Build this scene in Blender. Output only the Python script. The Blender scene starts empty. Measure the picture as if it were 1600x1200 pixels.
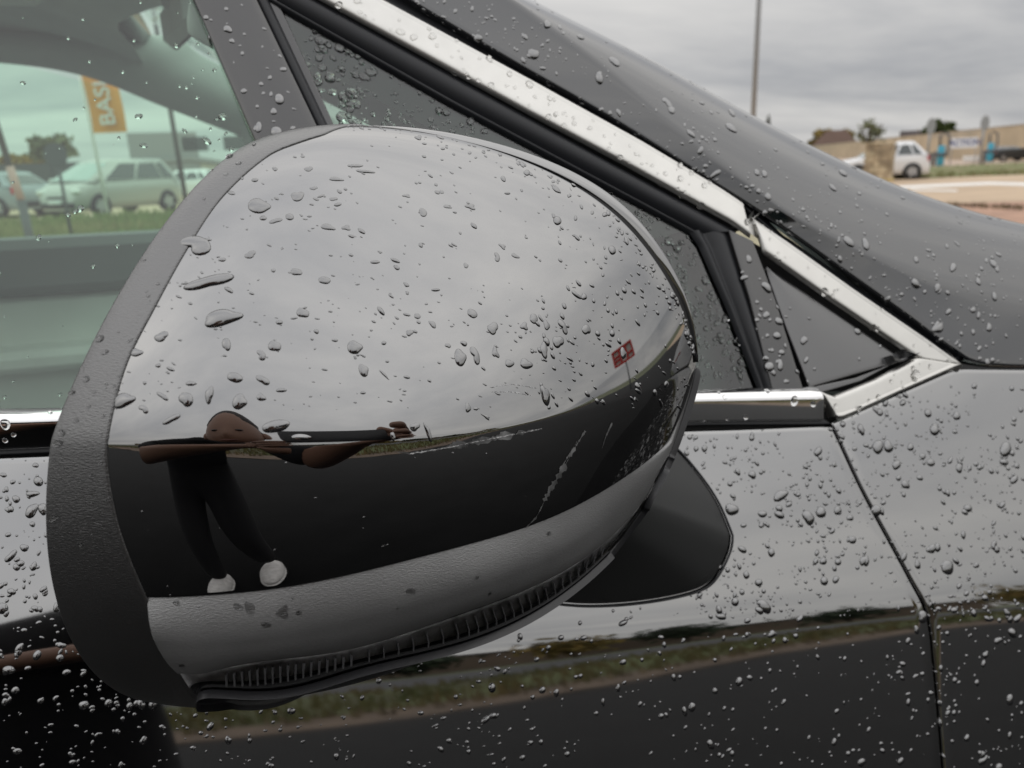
import bpy, math, random
import numpy as np
from mathutils import Vector, Matrix
from mathutils.bvhtree import BVHTree

random.seed(7)
RNG = np.random.default_rng(11)
S = bpy.context.scene
COL = S.collection

# ------------------------------------------------------------------ camera
CAM = np.array([0.0, 0.0, 1.22])
PSI, PIT, ROL = math.radians(16.0), math.radians(16.0), math.radians(2.0)
FPX = 1200.0
Fw = np.array([math.sin(PSI)*math.cos(PIT), math.cos(PSI)*math.cos(PIT), -math.sin(PIT)])
R0 = np.array([math.cos(PSI), -math.sin(PSI), 0.0])
U0 = np.cross(R0, Fw)
Rr = math.cos(ROL)*R0 - math.sin(ROL)*U0
Uu = math.sin(ROL)*R0 + math.cos(ROL)*U0
cd = bpy.data.cameras.new('camera')
cam = bpy.data.objects.new('camera', cd)
COL.objects.link(cam)
M = Matrix(((Rr[0], Uu[0], -Fw[0], CAM[0]), (Rr[1], Uu[1], -Fw[1], CAM[1]), (Rr[2], Uu[2], -Fw[2], CAM[2]), (0, 0, 0, 1)))
cam.matrix_world = M
cd.sensor_width = 36.0
cd.lens = FPX/1600.0*36.0
cd.clip_start = 0.02
cd.clip_end = 3000
cd.dof.use_dof = True
cd.dof.focus_distance = 0.33
cd.dof.aperture_fstop = 12.0
S.camera = cam

# ------------------------------------------------------------------ world: overcast sky
W = bpy.data.worlds.new('World')
S.world = W
W.use_nodes = True
nt = W.node_tree
nt.nodes.clear()
def N(t, typ, **kw):
    n = t.nodes.new(typ)
    for k, v in kw.items():
        setattr(n, k, v)
    return n
SUN_EL, SUN_ROT = math.radians(80), math.radians(200)
out = N(nt, 'ShaderNodeOutputWorld')
sky = N(nt, 'ShaderNodeTexSky', sky_type='NISHITA', sun_disc=False)
sky.sun_elevation = SUN_EL; sky.sun_rotation = SUN_ROT
bg1 = N(nt, 'ShaderNodeBackground'); bg1.inputs[1].default_value = 0.06
nt.links.new(sky.outputs[0], bg1.inputs[0])
tc = N(nt, 'ShaderNodeTexCoord')
sep = N(nt, 'ShaderNodeSeparateXYZ'); nt.links.new(tc.outputs['Generated'], sep.inputs[0])
mx = N(nt, 'ShaderNodeMath', operation='MAXIMUM'); mx.inputs[1].default_value = 0.0
nt.links.new(sep.outputs[2], mx.inputs[0])
ad = N(nt, 'ShaderNodeMath', operation='ADD'); ad.inputs[1].default_value = 0.16
nt.links.new(mx.outputs[0], ad.inputs[0])
dv = []
for k in (0, 1):
    d = N(nt, 'ShaderNodeMath', operation='DIVIDE')
    nt.links.new(sep.outputs[k], d.inputs[0]); nt.links.new(ad.outputs[0], d.inputs[1]); dv.append(d)
cmb = N(nt, 'ShaderNodeCombineXYZ')
nt.links.new(dv[0].outputs[0], cmb.inputs[0]); nt.links.new(dv[1].outputs[0], cmb.inputs[1])
mp = N(nt, 'ShaderNodeMapping'); mp.inputs['Rotation'].default_value = (0, 0, math.radians(-28)); mp.inputs['Scale'].default_value = (0.42, 0.95, 1)
mp.inputs['Location'].default_value = (3.1, 1.7, 0)
nt.links.new(cmb.outputs[0], mp.inputs[0])
nz = N(nt, 'ShaderNodeTexNoise'); nz.inputs['Scale'].default_value = 1.0; nz.inputs['Detail'].default_value = 8; nz.inputs['Roughness'].default_value = 0.58; nz.inputs['Distortion'].default_value = 0.35
nt.links.new(mp.outputs[0], nz.inputs[0])
cr = N(nt, 'ShaderNodeValToRGB')
cr.color_ramp.elements[0].position = 0.33; cr.color_ramp.elements[0].color = (0.66, 0.67, 0.70, 1)
cr.color_ramp.elements[1].position = 0.66; cr.color_ramp.elements[1].color = (1.18, 1.155, 1.12, 1)
nt.links.new(nz.outputs[0], cr.inputs[0])
# CIE-like overcast luminance: brighter towards the zenith
gr = N(nt, 'ShaderNodeFloatCurve')
_c = gr.mapping.curves[0]
_c.points[0].location = (0, 0.62/1.6); _c.points[1].location = (1, 1.45/1.6)
_c.points.new(0.19, 0.665/1.6); _c.points.new(0.45, 1.08/1.6); _c.points.new(0.7, 1.30/1.6); gr.mapping.update()
gsc = N(nt, 'ShaderNodeMath', operation='MULTIPLY'); gsc.inputs[1].default_value = 1.6; nt.links.new(gr.outputs[0], gsc.inputs[0])
nt.links.new(mx.outputs[0], gr.inputs['Value'])
ml = N(nt, 'ShaderNodeVectorMath', operation='SCALE')
nt.links.new(cr.outputs[0], ml.inputs[0]); nt.links.new(gsc.outputs[0], ml.inputs['Scale'])
bg2 = N(nt, 'ShaderNodeBackground'); bg2.inputs[1].default_value = 1.0
nt.links.new(ml.outputs[0], bg2.inputs[0])
mixw = N(nt, 'ShaderNodeMixShader'); mixw.inputs[0].default_value = 0.93
nt.links.new(bg1.outputs[0], mixw.inputs[1]); nt.links.new(bg2.outputs[0], mixw.inputs[2])
nt.links.new(mixw.outputs[0], out.inputs[0])

sd = bpy.data.lights.new('sun', 'SUN'); sd.energy = 0.5; sd.angle = math.radians(179); sd.color = (1.0, 0.97, 0.92)
sun = bpy.data.objects.new('sun', sd); COL.objects.link(sun)
sun.rotation_euler = (math.pi/2 - SUN_EL, 0, math.pi - SUN_ROT)

S.view_settings.view_transform = 'Standard'
S.view_settings.look = 'None'
S.view_settings.exposure = 0.0
S.view_settings.gamma = 1.0
S.view_settings.use_curve_mapping = False
S.cycles.max_bounces = 14
S.cycles.transparent_max_bounces = 24
S.cycles.transmission_bounces = 10
S.cycles.glossy_bounces = 6
S.cycles.caustics_reflective = False
S.cycles.caustics_refractive = False
S.cycles.use_denoising = True

# ------------------------------------------------------------------ maths helpers
def rays(px):
    px = np.asarray(px, float)
    dx = (px[..., 0]-800)/FPX; dy = (600-px[..., 1])/FPX
    return Fw + dx[..., None]*Rr + dy[..., None]*Uu
def unp(px, depth):
    return CAM + rays(px)*np.asarray(depth, float)[..., None]
def proj(P):
    v = np.asarray(P) - CAM
    d = v @ Fw
    return np.stack([800+FPX*(v@Rr)/d, 600-FPX*(v@Uu)/d], -1)
def at(px, py, dist):
    r = rays([px, py]); h = math.hypot(r[0], r[1])
    return CAM + r*dist/h
def ground(px, py, z=0.0):
    r = rays([px, py]); return CAM + r*(z-CAM[2])/r[2]
def curve(pts, n, smooth=True, uniform=True):
    """Catmull-Rom through points of any dimension, n samples evenly spaced along it"""
    p = np.asarray(pts, float)
    if smooth and len(p) > 2:
        q = np.vstack([2*p[0]-p[1], p, 2*p[-1]-p[-2]])
        o = []
        for i in range(1, len(q)-2):
            t = np.linspace(0, 1, 24, endpoint=False)[:, None]
            a, b, c, d = q[i-1], q[i], q[i+1], q[i+2]
            o.append(0.5*((2*b)+(-a+c)*t+(2*a-5*b+4*c-d)*t*t+(-a+3*b-3*c+d)*t**3))
        p = np.vstack(o+[p[-1:]])
    if not uniform:
        s = np.linspace(0, 1, len(p))
    else:
        s = np.r_[0, np.cumsum(np.linalg.norm(np.diff(p[:, :2], axis=0), axis=1))]; s /= s[-1]
    t = np.linspace(0, 1, n)
    return np.stack([np.interp(t, s, p[:, k]) for k in range(p.shape[1])], -1)
def bspline(ctrl, t):
    """smooth cubic (natural) spline through ctrl[k] at parameters k/(n-1)"""
    c = np.asarray(ctrl, float); n = len(c)
    A = np.zeros((n, n)); b = np.zeros_like(c)
    A[0, 0] = A[-1, -1] = 1
    for i in range(1, n-1):
        A[i, i-1:i+2] = (1, 4, 1); b[i] = 6*(c[i-1]-2*c[i]+c[i+1])
    m = np.linalg.solve(A, b)
    x = np.clip(np.asarray(t, float), 0, 1)*(n-1)
    i = np.minimum(x.astype(int), n-2); f = (x-i)[..., None]
    return c[i]*(1-f)+c[i+1]*f + ((1-f)**3-(1-f))/6*m[i] + (f**3-f)/6*m[i+1]

# ------------------------------------------------------------------ materials
MATS = {}
def mat(name, color=(0.5, 0.5, 0.5), rough=0.5, metal=0.0, ior=1.5, bump=None, var=None, coat=0.0, spec=None):
    if name in MATS: return MATS[name]
    m = bpy.data.materials.new(name); m.use_nodes = True
    t = m.node_tree; b = t.nodes['Principled BSDF']
    b.inputs['Base Color'].default_value = (*color, 1)
    b.inputs['Roughness'].default_value = rough
    b.inputs['Metallic'].default_value = metal
    b.inputs['IOR'].default_value = ior
    b.inputs['Coat Weight'].default_value = coat
    if spec is not None: b.inputs['Specular IOR Level'].default_value = spec
    if coat: b.inputs['Coat Roughness'].default_value = 0.03
    if var:
        sc, amt = var[0], var[1]
        c2 = var[2] if len(var) > 2 else tuple(c*(1-amt) for c in color)
        c1 = color if len(var) > 2 else tuple(min(1, c*(1+amt)) for c in color)
        tcn = N(t, 'ShaderNodeTexCoord'); n = N(t, 'ShaderNodeTexNoise'); n.inputs['Scale'].default_value = sc; n.inputs['Detail'].default_value = 5
        t.links.new(tcn.outputs['Object'], n.inputs[0])
        r = N(t, 'ShaderNodeValToRGB'); r.color_ramp.elements[0].position = 0.35; r.color_ramp.elements[1].position = 0.65
        r.color_ramp.elements[0].color = (*c2, 1); r.color_ramp.elements[1].color = (*c1, 1)
        t.links.new(n.outputs[0], r.inputs[0]); t.links.new(r.outputs[0], b.inputs['Base Color'])
    if bump:
        sc, st, dist = bump[:3]
        tcn = N(t, 'ShaderNodeTexCoord'); mpn = N(t, 'ShaderNodeMapping')
        if len(bump) > 3: mpn.inputs['Scale'].default_value = bump[3]
        n = N(t, 'ShaderNodeTexNoise'); n.inputs['Scale'].default_value = sc; n.inputs['Detail'].default_value = 3
        t.links.new(tcn.outputs['Object'], mpn.inputs[0]); t.links.new(mpn.outputs[0], n.inputs[0])
        bn = N(t, 'ShaderNodeBump'); bn.inputs['Strength'].default_value = st; bn.inputs['Distance'].default_value = dist
        t.links.new(n.outputs[0], bn.inputs['Height']); t.links.new(bn.outputs[0], b.inputs['Normal'])
    MATS[name] = m
    return m
def glass_pane(name, tint, f_ior=1.5, rough=0.0):
    """thin tinted sheet: clear through with a Fresnel reflection"""
    if name in MATS: return MATS[name]
    m = bpy.data.materials.new(name); m.use_nodes = True
    t = m.node_tree; t.nodes.clear()
    o = N(t, 'ShaderNodeOutputMaterial'); mixn = N(t, 'ShaderNodeMixShader')
    tr = N(t, 'ShaderNodeBsdfTransparent'); tr.inputs[0].default_value = (*tint, 1)
    gl = N(t, 'ShaderNodeBsdfGlossy'); gl.inputs['Roughness'].default_value = rough
    fr = N(t, 'ShaderNodeFresnel'); fr.inputs[0].default_value = f_ior
    t.links.new(fr.outputs[0], mixn.inputs[0]); t.links.new(tr.outputs[0], mixn.inputs[1]); t.links.new(gl.outputs[0], mixn.inputs[2])
    t.links.new(mixn.outputs[0], o.inputs[0])
    MATS[name] = m
    return m
def water_glass(name):
    if name in MATS: return MATS[name]
    m = bpy.data.materials.new(name); m.use_nodes = True
    t = m.node_tree; t.nodes.clear()
    o = N(t, 'ShaderNodeOutputMaterial'); g = N(t, 'ShaderNodeBsdfGlass'); g.inputs['IOR'].default_value = 1.33; g.inputs['Roughness'].default_value = 0.0
    t.links.new(g.outputs[0], o.inputs[0]); MATS[name] = m
    return m
PAINT = mat('black_paint', (0.0015, 0.0015, 0.0018), 0.035, ior=4.0)
PAINT_P = mat('black_pillar_paint', (0.003, 0.0045, 0.0075), 0.05, ior=2.15)
PAINT_CAP = mat('black_cap_paint', (0.0015, 0.0015, 0.0018), 0.02, ior=3.8)
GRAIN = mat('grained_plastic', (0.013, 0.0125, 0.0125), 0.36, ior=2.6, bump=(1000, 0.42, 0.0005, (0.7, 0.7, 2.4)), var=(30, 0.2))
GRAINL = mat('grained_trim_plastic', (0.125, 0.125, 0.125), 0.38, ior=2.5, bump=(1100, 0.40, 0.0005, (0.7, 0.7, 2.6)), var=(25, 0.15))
SMOOTHP = mat('dark_plastic', (0.022, 0.023, 0.024), 0.38, bump=(900, 0.15, 0.0003))
STEMP = mat('mirror_arm_plastic', (0.024, 0.025, 0.025), 0.55, bump=(700, 0.15, 0.0003))
TRIMG = mat('gloss_black_trim', (0.012, 0.011, 0.011), 0.16, ior=1.92, bump=(900, 0.08, 0.0002))
SAIL = mat('sail_plastic', (0.014, 0.014, 0.015), 0.24, ior=2.3, bump=(1200, 0.12, 0.0002))
RUBBER = mat('black_rubber', (0.012, 0.013, 0.016), 0.45, ior=1.5)
VOIDM = mat('dark_gap', (0.006, 0.006, 0.006), 0.8)
SATIN = mat('satin_aluminium', (0.66, 0.65, 0.62), 0.36, metal=1.0, bump=(500, 0.04, 0.0002), var=(60, 0.03))
CHROME = mat('bright_chrome', (0.86, 0.86, 0.86), 0.04, metal=1.0)
GLASS = glass_pane('window_glass', (0.77, 1.0, 0.865), 1.85)
GLASSQ = glass_pane('quarter_glass', (0.76, 0.95, 0.84), 2.0)
FARGLASS = glass_pane('far_window_glass', (0.88, 1.0, 0.93), 1.3)
FRIT = mat('glass_frit', (0.06, 0.057, 0.058), 0.3, ior=1.6)
LENS = mat('smoked_lens', (0.05, 0.05, 0.053), 0.06, ior=2.3, var=(90, .35))
LENSRIB = mat('clear_lens_rib', (0.13, 0.13, 0.135), 0.10, ior=1.9)
INTER = mat('interior_grey', (0.55, 0.57, 0.55), 0.8, var=(8, 0.06))
INTERD = mat('interior_dark', (0.19, 0.20, 0.20), 0.7)
INTERL = mat('interior_light', (0.74, 0.75, 0.72), 0.8, var=(5, 0.06))
WATER_D = mat('water_on_paint', (0.010, 0.010, 0.011), 0.015, ior=3.1)
WATER = water_glass('clear_water')

# ------------------------------------------------------------------ object helpers
def tag(o, label, cat, group=None, kind=None):
    if label: o['label'] = label
    if cat: o['category'] = cat
    if group: o['group'] = group
    if kind: o['kind'] = kind
    return o
def empty(name, loc, label, cat, group=None, rz=0.0):
    o = bpy.data.objects.new(name, None); COL.objects.link(o)
    o.location = loc; o.rotation_euler = (0, 0, rz); o.empty_display_size = 0.1
    return tag(o, label, cat, group)
def root_of(o):
    while o.parent: o = o.parent
    return o
def mesh_obj(name, V, Fc, m, parent=None, smooth=True, world=True):
    V = np.asarray(V, float)
    if parent is not None and world:
        V = V - np.array(root_of(parent).location)
    me = bpy.data.meshes.new(name)
    me.from_pydata(V.tolist(), [], [tuple(int(i) for i in f) for f in Fc])
    if smooth: me.polygons.foreach_set('use_smooth', [True]*len(me.polygons))
    if m is not None: me.materials.append(m)
    me.update()
    o = bpy.data.objects.new(name, me); COL.objects.link(o)
    if parent is not None: o.parent = parent
    return o
def grid_faces(m, n, flip=False, off=0):
    i, j = np.meshgrid(np.arange(m-1), np.arange(n-1), indexing='ij')
    a = (i*n+j).ravel()+off
    f = np.stack([a, a+1, a+n+1, a+n], -1)
    return f[:, ::-1] if flip else f
def grid_normals(P):
    du = np.gradient(P, axis=0); dv = np.gradient(P, axis=1)
    n = np.cross(du, dv); l = np.linalg.norm(n, axis=-1, keepdims=True)
    n = n/np.maximum(l, 1e-12)
    v = CAM - P
    s = np.sign((n*v).sum(-1).mean())
    return n*(s if s != 0 else 1), s
def rolled(P, r, depth, sides='lrtb', nrm=None):
    """add a rounded turned-in edge to a grid: 4 rings per side; l/r = first/last index of axis 1, t/b = axis 0"""
    Nn = grid_normals(P)[0] if nrm is None else nrm
    steps = [(r*math.sin(a), r*(1-math.cos(a))) for a in (0.55, 1.05, 1.5708)] + [(r, r+depth)]
    def ext(P, Nn, axis, last):
        P = np.moveaxis(P, axis, 0); Nn = np.moveaxis(Nn, axis, 0)
        e, i = (P[-1], P[-2]) if last else (P[0], P[1])
        n = Nn[-1] if last else Nn[0]
        d = e-i; d -= (d*n).sum(-1, keepdims=True)*n
        d /= np.maximum(np.linalg.norm(d, axis=-1, keepdims=True), 1e-9)
        rows = [e+d*a-n*b for a, b in steps]; nr = [n]*len(rows)
        if last: P = np.concatenate([P, rows]); Nn = np.concatenate([Nn, nr])
        else: P = np.concatenate([rows[::-1], P]); Nn = np.concatenate([nr, Nn])
        return np.moveaxis(P, 0, axis), np.moveaxis(Nn, 0, axis)
    if 't' in sides: P, Nn = ext(P, Nn, 0, False)
    if 'b' in sides: P, Nn = ext(P, Nn, 0, True)
    if 'l' in sides: P, Nn = ext(P, Nn, 1, False)
    if 'r' in sides: P, Nn = ext(P, Nn, 1, True)
    return P
SURF = []      # surfaces that carry rain: (class, verts, faces)
def grid_obj(name, P, m, parent=None, rain=None, smooth=True):
    _, s = grid_normals(P)
    f = grid_faces(P.shape[0], P.shape[1], flip=(s > 0))
    V = P.reshape(-1, 3)
    if rain: SURF.append((rain, V, f))
    return mesh_obj(name, V, f, m, parent, smooth)
class MB:
    """mesh builder: boxes, tubes, prisms"""
    def __init__(self): self.V = []; self.F = []
    def add(self, V, F):
        o = len(self.V); self.V += [tuple(v) for v in V]; self.F += [tuple(i+o for i in f) for f in F]; return self
    def box(self, c, s, rz=0.0, bev=0.0):
        x, y, z = s[0]/2, s[1]/2, s[2]/2
        if bev <= 0:
            v = [(-x,-y,-z),(x,-y,-z),(x,y,-z),(-x,y,-z),(-x,-y,z),(x,-y,z),(x,y,z),(-x,y,z)]
            f = [(0,3,2,1),(4,5,6,7),(0,1,5,4),(1,2,6,5),(2,3,7,6),(3,0,4,7)]
        else:
            b = min(bev, x*.9, y*.9, z*.9)
            rings = [(x-b, y-b, -z), (x, y, -z+b), (x, y, z-b), (x-b, y-b, z)]
            v = []; f = []
            for k, (rx, ry, rz_) in enumerate(rings):
                cc = b if k in (1, 2) else b*0.5
                pts = [(-rx+cc,-ry),(rx-cc,-ry),(rx,-ry+cc),(rx,ry-cc),(rx-cc,ry),(-rx+cc,ry),(-rx,ry-cc),(-rx,-ry+cc)]
                v += [(px, py, rz_) for px, py in pts]
            for k in range(3):
                for i in range(8):
                    j = (i+1) % 8; f.append((k*8+i, k*8+j, k*8+8+j, k*8+8+i))
            f.append(tuple(range(7, -1, -1))); f.append(tuple(range(24, 32)))
        ca, sa = math.cos(rz), math.sin(rz)
        return self.add([(c[0]+a*ca-b_*sa, c[1]+a*sa+b_*ca, c[2]+h) for a, b_, h in v], f)
    def tube(self, pts, r, n=10, cap=True):
        pts = [Vector(p) for p in pts]; rs = r if hasattr(r, '__len__') else [r]*len(pts)
        V = []; F = []
        for i, p in enumerate(pts):
            t = (pts[min(i+1, len(pts)-1)]-pts[max(i-1, 0)]).normalized()
            a = t.orthogonal().normalized() if abs(t.z) > 0.95 else t.cross(Vector((0, 0, 1))).normalized()
            b = t.cross(a)
            for k in range(n):
                q = 2*math.pi*k/n; V.append(tuple(p+a*math.cos(q)*rs[i]+b*math.sin(q)*rs[i]))
        for i in range(len(pts)-1):
            for k in range(n):
                k2 = (k+1) % n; F.append((i*n+k, i*n+k2, i*n+n+k2, i*n+n+k))
        if cap: F += [tuple(range(n-1, -1, -1)), tuple(range((len(pts)-1)*n, len(pts)*n))]
        return self.add(V, F)
    def prism(self, poly, d):
        """polygon (3D points) pushed along vector d"""
        n = len(poly); d = np.asarray(d)
        return self.add([tuple(p) for p in poly]+[tuple(np.asarray(p)+d) for p in poly],
                        [tuple(range(n)), tuple(range(2*n-1, n-1, -1))]+[(i, i+n, (i+1) % n+n, (i+1) % n) for i in range(n)])
    def obj(self, name, m, parent=None, smooth=False, world=True):
        return mesh_obj(name, self.V, self.F, m, parent, smooth, world)
# ------------------------------------------------------------------ ground and road surfaces
def sheet(name, x0, x1, y0, y1, z, m, n=2):
    xs = np.linspace(x0, x1, n); ys = np.linspace(y0, y1, n)
    P = np.stack(np.meshgrid(xs, ys, indexing='ij')+[np.full((n, n), z)], -1)
    o = mesh_obj(name, P.reshape(-1, 3), grid_faces(n, n), m, None, False)
    o['kind'] = 'structure'; return o
def poly_sheet(name, pts, z, m, kind='structure'):
    o = mesh_obj(name, [(p[0], p[1], z) for p in pts], [tuple(range(len(pts)))], m, None, False)
    if kind: o['kind'] = kind
    return o
ASPH = mat('wet_asphalt', (0.006, 0.006, 0.006), 0.55, spec=0.04, var=(1.6, 0.25), bump=(60, 0.3, 0.01))
PALE = mat('pale_lot_surface', (0.50, 0.375, 0.255), 0.85, var=(0.5, 0.12))
ROADM = mat('dark_road', (0.05, 0.05, 0.055), 0.8, var=(0.4, 0.2))
GRASS = mat('rough_grass', (0.13, 0.165, 0.05), 0.95, var=(0.9, 0.5, (0.23, 0.20, 0.10)))
GRASSG = mat('green_verge', (0.085, 0.15, 0.03), 0.95, var=(0.7, 0.5, (0.05, 0.085, 0.03)))
DIRT = mat('bare_earth', (0.14, 0.10, 0.07), 0.95, var=(1.2, 0.3))
KERB = mat('kerb_stone', (0.36, 0.32, 0.27), 0.9, var=(2, 0.15))
WHITE = mat('road_paint', (0.80, 0.79, 0.76), 0.7, var=(3, 0.05))
REDP = mat('red_paving', (0.40, 0.24, 0.165), 0.85, var=(2, 0.15))
sheet('ground', -900, 900, -900, 900, -0.03, mat('field_ground', (0.12, 0.13, 0.07), 0.95, var=(0.02, 0.3)))
sheet('car_park', -60, 60, -10.6, 7.0, 0.0, ASPH)
# ------------------------------------------------------------------ the parked car: side surfaces
YB = 0.43
T1 = math.tan(math.radians(25.0))
def T2(x): return np.tan(np.radians(np.clip(16.6+5.2*x, 11.0, 20.0)))
TG = math.tan(math.radians(24.0))
def hit(px, fn, it=60):
    r = rays(px); s = np.full(r.shape[:-1], 0.45)
    for _ in range(it):
        P = CAM + r*s[..., None]
        s = 0.5*s + 0.5*(fn(P[..., 0], P[..., 2])-CAM[1])/r[..., 1]
    return CAM + r*s[..., None]
_b0 = hit(np.array([[40., 706], [1285., 660]]), lambda x, z: x*0+YB)
def zb(x):
    return _b0[0, 2] + (x-_b0[0, 0])*(_b0[1, 2]-_b0[0, 2])/(_b0[1, 0]-_b0[0, 0])
def Yglaze(x, z):
    d = z-zb(x)
    return YB + TG*d + 0.12*np.maximum(d, 0)**2
def Yshoulder(x, z):
    return YB - T1*(zb(x)-z)
_c0 = hit(np.array([[0., 1042], [1600., 938]]), Yshoulder)
def zc(x):
    return _c0[0, 2] + (x-_c0[0, 0])*(_c0[1, 2]-_c0[0, 2])/(_c0[1, 0]-_c0[0, 0])
KB = 0.0065
def softplus(q): return np.logaddexp(0, q)
def Ylow(x, z):
    d = zb(x)-z
    y = YB - T1*d + (T1-T2(x))*KB*softplus((zc(x)-z)/KB)
    lower = np.maximum(zc(x)-0.16-z, 0)
    y += 0.9*lower**2*np.exp(-lower*1.2)
    return y + 0.0015*np.sin(x*9+1.0)*np.exp(-((d-0.05)/0.06)**2)
def car_surface(px, fn, off=0.0):
    P = hit(px, fn)
    return P + np.array([0, -1, 0])*off

ROOT = empty('parked_car', (0.2, 1.2, 0.0), 'wet black car in the foreground with its door mirror and chrome window trim close up', 'car')

# door and wing share the shut line
GAPPX = curve([(1290, 650), (1302, 668), (1350, 770), (1420, 900), (1449, 960), (1460, 1040), (1474, 1200), (1482, 1330)], 60)
GAP = hit(GAPPX, Ylow)
_o = np.argsort(GAP[:, 2])
def gx(z):
    zs, xs = GAP[_o, 2], GAP[_o, 0]
    return np.where(z < zs[0], xs[0]+(zs[0]-z)*0.02, np.interp(z, zs, xs))
GW = 0.0024
TOPW = hit(curve([(1304, 662), (1496, 578), (1516, 577), (1700, 579), (2000, 584)], 60, smooth=False), lambda x, z: Yglaze(x, z)-0.004)
def ztop_wing(x):
    return np.where(x > TOPW[-1, 0], TOPW[-1, 2]-(x-TOPW[-1, 0])*0.12, np.interp(x, TOPW[:, 0], TOPW[:, 2]))
def rows_z(n, x, ztop, zl):
    # more rows around the crease
    s = np.linspace(0, 1, n)
    return s
def side_panel(name, left, right, ztop, m_, n_, z_low=0.34, sides='tlr'):
    s = np.r_[np.linspace(0, 1, 40)[:-1]*0.30, 0.30+0.70*np.linspace(0, 1, m_-39)]
    t = np.linspace(0, 1, n_)
    Sg, Tg = np.meshgrid(s[::-1], t, indexing='ij')
    x = np.zeros_like(Sg); z = z_low+(1.05-z_low)*Sg
    for _ in range(6):
        xl, xr = left(z), right(z)
        x = xl+(xr-xl)*Tg
        z = z_low+(ztop(x)-z_low)*Sg
    return np.stack([x, Ylow(x, z), z], -1)
doorP = side_panel('door', lambda z: z*0-1.0, lambda z: gx(z)-GW, lambda x: zb(x)-0.0035, 300, 170)
DOOR = grid_obj('door', rolled(doorP, 0.0016, 0.012, 'tlr'), PAINT, ROOT, rain='door')
wingP = side_panel('wing', lambda z: gx(z)+GW, lambda z: z*0+1.35, lambda x: ztop_wing(x)-0.002, 300, 150)
# the wing bulges over its arch a little beyond the shut line
WING = grid_obj('wing', rolled(wingP, 0.0016, 0.012, 'tl'), PAINT, ROOT, rain='wing')

# backing behind all shut lines
def gl_strip(name, A, B, m, parent, off=0.0, prof=None, na=60, nb=8, roll=None, rain=None, smoothA=False, smoothB=False, sides='lrtb', fn=Yglaze):
    a = hit(curve(A, na, smoothA), fn); b = hit(curve(B, na, smoothB), fn)
    t = np.linspace(0, 1, nb)
    P = a[:, None, :]*(1-t)[None, :, None] + b[:, None, :]*t[None, :, None]
    nrm, _ = grid_normals(P)
    h = np.full(nb, off) if prof is None else off+np.array([prof(v) for v in t])
    P = P + nrm*h[None, :, None]
    if roll: P = rolled(P, roll[0], roll[1], sides)
    return grid_obj(name, P, m, parent, rain)
# black void strip behind trim (hides the inside of the door at the gaps)
gl_strip('weather_seal_backing', [(1120, 330), (1180, 612)], [(1500, 540), (1540, 600)], VOIDM, ROOT, off=-0.012)
gl_strip('weather_seal_backing', [(1240, 604), (1285, 700)], [(1345, 640), (1360, 790)], VOIDM, ROOT, off=-0.010)
gl_strip('weather_seal_backing', [(-400, 690), (1300, 640)], [(-400, 735), (1300, 675)], VOIDM, ROOT, off=-0.008)

gl_strip('weather_seal_backing', [(150, -160), (440, 16), (710, 170), (1005, 332), (1084, 374)], [(360, -170), (640, -2), (800, 94), (970, 192), (1190, 345)], VOIDM, ROOT, off=-0.0125, na=60)
gl_strip('weather_seal_backing', [(1084, 370), (1100, 400), (1135, 484), (1180, 625)], [(1150, 356), (1195, 420), (1230, 510), (1268, 625)], VOIDM, ROOT, off=-0.0125, na=40)
# front-door window, quarter window
WIN = gl_strip('window_pane', [(-420, -160), (250, -160), (310, 0), (408, 225), (600, 650)], [(-420, 640), (-300, 645), (-100, 648), (200, 645), (600, 640)], GLASS, DOOR, off=-0.006, na=50, nb=30, rain='window')
Q_TOP = [(430, 4), (700, 158), (1000, 318), (1085, 364)]
QUART = gl_strip('quarter_window', Q_TOP, [(690, 618), (850, 616), (1000, 612), (1192, 610)], GLASSQ, DOOR, off=-0.005, na=50, nb=30, rain='quarter')
# printed black border of the quarter glass, just behind the pane
gl_strip('border_and_dark_sheet', [(424, -8), (696, 146), (1000, 304), (1090, 350)], [(455, 72), (700, 205), (900, 318), (990, 380)], FRIT, QUART, off=-0.0075, na=40, nb=6)
gl_strip('border_and_dark_sheet', [(700, 205), (850, 285), (1000, 330), (1130, 350)], [(690, 618), (850, 616), (1100, 612), (1300, 610)], INTERD, QUART, off=-0.035, na=40, nb=12)  # dark sheet added further in, dimming the view through the rest of the pane
# vertical divider: gloss black applique, thin seal lip
gl_strip('pillar_trim', [(245, -140), (307, 0), (404, 222), (600, 650)], [(335, -140), (398, 0), (497, 208), (690, 640)], TRIMG, DOOR, off=0.001, nb=10, roll=(0.002, 0.008), prof=lambda v: 0.0012*math.sin(math.pi*v), sides='lr', rain='pillar')
gl_strip('pillar_seal', [(340, -140), (403, 0), (502, 208), (695, 640)], [(358, -140), (421, 0), (519, 208), (712, 640)], RUBBER, DOOR, off=-0.002, nb=8, roll=(0.001, 0.006), prof=lambda v: 0.002*math.sin(math.pi*v), sides='lr')
gl_strip('pillar_seal', [(355, -140), (418, 0), (515, 208), (710, 640)], [(372, -140), (434, 0), (528, 208), (722, 640)], TRIMG, DOOR, off=-0.003, nb=6, roll=(0.001, 0.004), sides='lr')
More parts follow.
